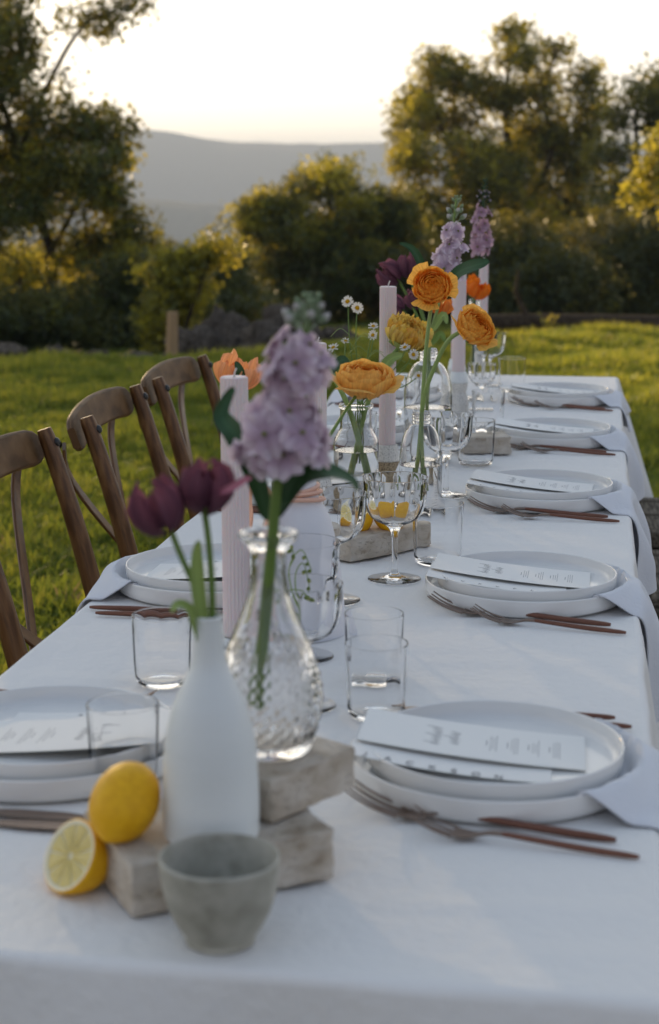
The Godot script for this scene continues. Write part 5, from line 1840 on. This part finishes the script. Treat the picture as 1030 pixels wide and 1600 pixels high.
	ranunculus(r, Vector3(-0.174, 1.044, -2.5), Vector3(0.55, 0.62, 0.55), 0.0285, Color(0.97, 0.38, 0.02), Color(0.97, 0.56, 0.11), 8)
	# peach poppy behind the nearest candle
	var p := thing("peach_poppy", Vector3(-0.33, 0.93, -1.815), 0, "peach pink open bloom behind the nearest candle, in the white vessel", "flower")
	stalk(p, [Vector3(-0.33, 0.915, -1.812), Vector3(-0.36, 0.97, -1.86), Vector3(-0.41, 1.005, -1.93), Vector3(-0.426, 1.015, -1.95)], 0.0018, 0.0016, G)
	tulip(p, Vector3(-0.427, 1.01, -1.95), Vector3(0.35, 1, 0.3), 0.021, 1.05, 0.5, Color(0.93, 0.4, 0.12), Color(0.93, 0.5, 0.3), 14, 0.12)
	leaf_part(p, [Vector3(-0.418, 1.01, -1.93), Vector3(-0.412, 1.03, -1.92), Vector3(-0.418, 1.045, -1.92)], 0.006, GD)
	# jar: daisies and the yellow double bloom
	var y := thing("yellow_double_bloom", Vector3(-0.375, 0.8, -2.68), 0, "frilled yellow and apricot double bloom behind the sharp candle, in the jar", "flower")
	stalk(y, [Vector3(-0.392, 0.765, -2.675), Vector3(-0.378, 0.84, -2.678), Vector3(-0.364, 0.9, -2.69), Vector3(-0.345, 0.95, -2.72), Vector3(-0.32, 0.985, -2.745)], 0.0042, 0.0036, GP)
	pompon(y, Vector3(-0.305, 1.008, -2.755), Vector3(0.35, 0.75, 0.3), 0.033, 2)
	leaf_part(y, [Vector3(-0.352, 0.94, -2.71), Vector3(-0.33, 0.968, -2.715), Vector3(-0.308, 0.975, -2.71)], 0.009, GP, Vector3(0, 0.6, 1))
	var st := thing("greenery", Vector3(-0.385, 0.8, -2.67), 0, "thick pale green cut stem crossing inside the jar", "stem")
	stalk(st, [Vector3(-0.362, 0.762, -2.672), Vector3(-0.373, 0.82, -2.672), Vector3(-0.388, 0.88, -2.665), Vector3(-0.404, 0.92, -2.66), Vector3(-0.425, 0.96, -2.655), Vector3(-0.44, 0.985, -2.65)], 0.0052, 0.0036, GP)
	leaf_part(st, [Vector3(-0.42, 0.95, -2.655), Vector3(-0.402, 0.972, -2.65), Vector3(-0.39, 0.963, -2.645)], 0.008, GD, Vector3(0, 0.6, 1))
	var D := [[-0.4, 1.062, 0.0105, "highest white daisy, left of the sharp candle", Vector3(-0.1, 0.5, 1)], [-0.386, 1.051, 0.0105, "white daisy just under the highest one by the sharp candle", Vector3(0.25, 0.35, 1)], [-0.361, 1.02, 0.009, "white daisy in front of the sharp candle, upper one of two", Vector3(0.1, 0.9, 0.6)], [-0.358, 1.008, 0.009, "white daisy in front of the sharp candle, lower one of two", Vector3(-0.3, 0.4, 1)], [-0.301, 0.992, 0.0095, "white daisy on the left edge of the yellow double bloom", Vector3(-0.2, 1, 0.5)], [-0.289, 0.98, 0.0095, "white daisy on the lower right of the yellow double bloom", Vector3(0.5, 0.3, 1)], [-0.283, 0.943, 0.008, "small white daisy at the shoulder of the large bottle", Vector3(0.4, 0.5, 1)], [-0.425, 0.985, 0.01, "white daisy behind the lowest orange ranunculus", Vector3(-0.3, 0.8, 0.6)], [-0.407, 0.995, 0.008, "white daisy among the feathery leaves left of the sharp candle", Vector3(0.2, 1, 0.4)]]
	for k in D.size():
		var q: Array = D[k]
		var d := thing("white_daisy", Vector3(-0.382, 0.86, -2.68), 0, q[3], "daisy", "chamomile daisies in the jar")
		var head := Vector3(q[0], q[1], -2.7 - 0.012 * (k % 3) + (0.05 if k in [4, 5] else 0.0))
		stalk(d, [Vector3(-0.382 + 0.004 * (k % 4), 0.8, -2.68), Vector3(-0.38 + 0.004 * (k % 3), 0.895, -2.68), Vector3(lerpf(-0.38, q[0], 0.75), lerpf(0.9, q[1], 0.6), -2.69), head - q[4].normalized() * 0.003], 0.001, 0.0008, G)
		daisy(d, head, q[4], q[2], k + 1)
		for j in 4:   # thread-like leaves
			var a := Vector3(lerpf(-0.38, q[0], 0.3 + 0.15 * j), lerpf(0.9, q[1], 0.25 + 0.14 * j), -2.69)
			var e := a + Vector3((0.03 if (j + k) % 2 == 0 else -0.03), 0.018 - 0.02 * (j % 2), 0.008)
			var g := Geo.new()
			g.col = GP
			g.tube(curve([a - d.position, a.lerp(e, 0.5) + Vector3(0, 0.012, 0) - d.position, e - d.position], 5), 0.0005, 5)
			part("thread_leaf", g.mesh(true), M.stem, d.get_node("stem"))
	# large bottle: dark tulips and the sharp lilac spike
	var T := [[-0.358, 1.078, Vector3(-0.75, 0.55, 0.25), 0.02, 0.1, "purple tulip pointing left above the sharp candle", 31], [-0.338, 1.085, Vector3(-0.1, 1, 0.1), 0.019, 0.28, "open purple tulip left of the highest orange ranunculus", 32], [-0.35, 1.024, Vector3(-0.8, 0.5, 0.3), 0.0155, 0.15, "small mauve tulip above the yellow double bloom", 33], [-0.316, 1.03, Vector3(-0.4, 0.9, 0.2), 0.0175, 0.2, "purple tulip under the highest orange ranunculus", 34]]
	for q in T:
		var o := thing("purple_tulip", Vector3(-0.297, 0.86, -3.02), 0, q[5], "tulip", "tulips in the large bottle")
		var at := Vector3(q[0], q[1], -3.05)
		stalk(o, [Vector3(-0.297 + q[0] * 0.02, 0.79, -3.02), Vector3(-0.297, 0.95, -3.02), Vector3(lerpf(-0.297, q[0], 0.45), lerpf(0.95, q[1], 0.55), -3.035), at], 0.003, 0.0026, G)
		tulip(o, at, q[2], q[3], 1.05, q[4], purple * (1.7 if q[6] == 33 else 1.0), rose.lerp(Color(0.4, 0.2, 0.25), 0.3), q[6])
	s = thing("lilac_stock", Vector3(-0.297, 0.86, -3.015), 0, "sharp lilac flower spike rising behind the highest orange ranunculus", "flower", "lilac flower spikes")
	stalk(s, [Vector3(-0.299, 0.79, -3.012), Vector3(-0.297, 0.95, -3.015), Vector3(-0.282, 1.03, -3.01), Vector3(-0.266, 1.1, -3.0), Vector3(-0.256, 1.17, -3.0), Vector3(-0.25, 1.225, -3.0)], 0.0036, 0.0022, GP)
	spike(s, [Vector3(-0.266, 1.095, -3.0), Vector3(-0.256, 1.15, -3.0), Vector3(-0.251, 1.19, -3.0), Vector3(-0.247, 1.228, -3.0)], 0.02, 0.0255, 4, 4, 5, lil0, lil1, Color(0.32, 0.4, 0.25), 41)
	leaf_part(s, [Vector3(-0.3, 1.075, -2.99), Vector3(-0.312, 1.115, -2.98), Vector3(-0.328, 1.138, -2.98), Vector3(-0.349, 1.147, -2.98)], 0.0075, GD, Vector3(0, 0.7, 1), 0.5)
	leaf_part(s, [Vector3(-0.262, 1.07, -2.95), Vector3(-0.24, 1.098, -2.93), Vector3(-0.215, 1.11, -2.91), Vector3(-0.196, 1.116, -2.9), Vector3(-0.184, 1.121, -2.9)], 0.0125, GD, Vector3(0.1, 0.5, 1), 0.2)
	leaf_part(s, [Vector3(-0.29, 0.99, -3.01), Vector3(-0.27, 1.02, -2.99), Vector3(-0.262, 1.005, -2.98)], 0.007, GP)
	leaf_part(s, [Vector3(-0.292, 0.965, -3.01), Vector3(-0.275, 0.985, -3.0), Vector3(-0.265, 0.97, -2.99)], 0.006, G)
	# far end: snapdragon and orange poppies
	s = thing("snapdragon", Vector3(-0.282, 0.95, -3.93), 0, "dusky pink snapdragon spike with a dark green tip, farthest of the tall flowers", "flower")
	stalk(s, [Vector3(-0.282, 0.8, -3.93), Vector3(-0.281, 0.97, -3.928), Vector3(-0.272, 1.06, -3.91), Vector3(-0.267, 1.15, -3.9), Vector3(-0.26, 1.25, -3.9)], 0.003, 0.0018, GD)
	spike(s, [Vector3(-0.268, 1.1, -3.9), Vector3(-0.265, 1.17, -3.9), Vector3(-0.262, 1.22, -3.9), Vector3(-0.259, 1.262, -3.9)], 0.02, 0.021, 5, 4, 8, Color(0.5, 0.3, 0.4), Color(0.68, 0.53, 0.62), Color(0.06, 0.1, 0.05), 51, false)
	for q in [[-0.296, 1.0, -3.9, 0.024, Vector3(-0.2, 1, 0.4), "orange poppy left of the farthest candle"], [-0.275, 0.995, -3.86, 0.022, Vector3(0.45, 0.8, 0.3), "orange poppy standing before the farthest candle"]]:
		var o := thing("orange_poppy", Vector3(-0.283, 0.95, -3.93), 0, q[5], "flower", "orange poppies in the tall bottle")
		stalk(o, [Vector3(-0.283, 0.8, -3.932), Vector3(-0.283, 0.965, -3.93), Vector3(q[0], q[1], q[2])], 0.0016, 0.0014, G)
		tulip(o, Vector3(q[0], q[1], q[2]), q[4], q[3], 0.9, 0.35, Color(0.85, 0.2, 0.015), Color(0.88, 0.27, 0.03), int(absf(q[0]) * 1000), 0.05)
	var o := thing("orange_poppy", Vector3(-0.298, 0.9, -3.03), 0, "orange poppy peeping out below the highest ranunculus, beside the candle", "flower")
	stalk(o, [Vector3(-0.3, 0.8, -3.02), Vector3(-0.2985, 0.955, -3.02), Vector3(-0.292, 1.01, -3.05), Vector3(-0.288, 1.02, -3.1)], 0.0016, 0.0014, G)
	tulip(o, Vector3(-0.29, 1.015, -3.1), Vector3(0.3, 1, 0.2), 0.018, 0.9, 0.35, Color(0.85, 0.24, 0.03), Color(0.88, 0.32, 0.08), 61, 0.05)
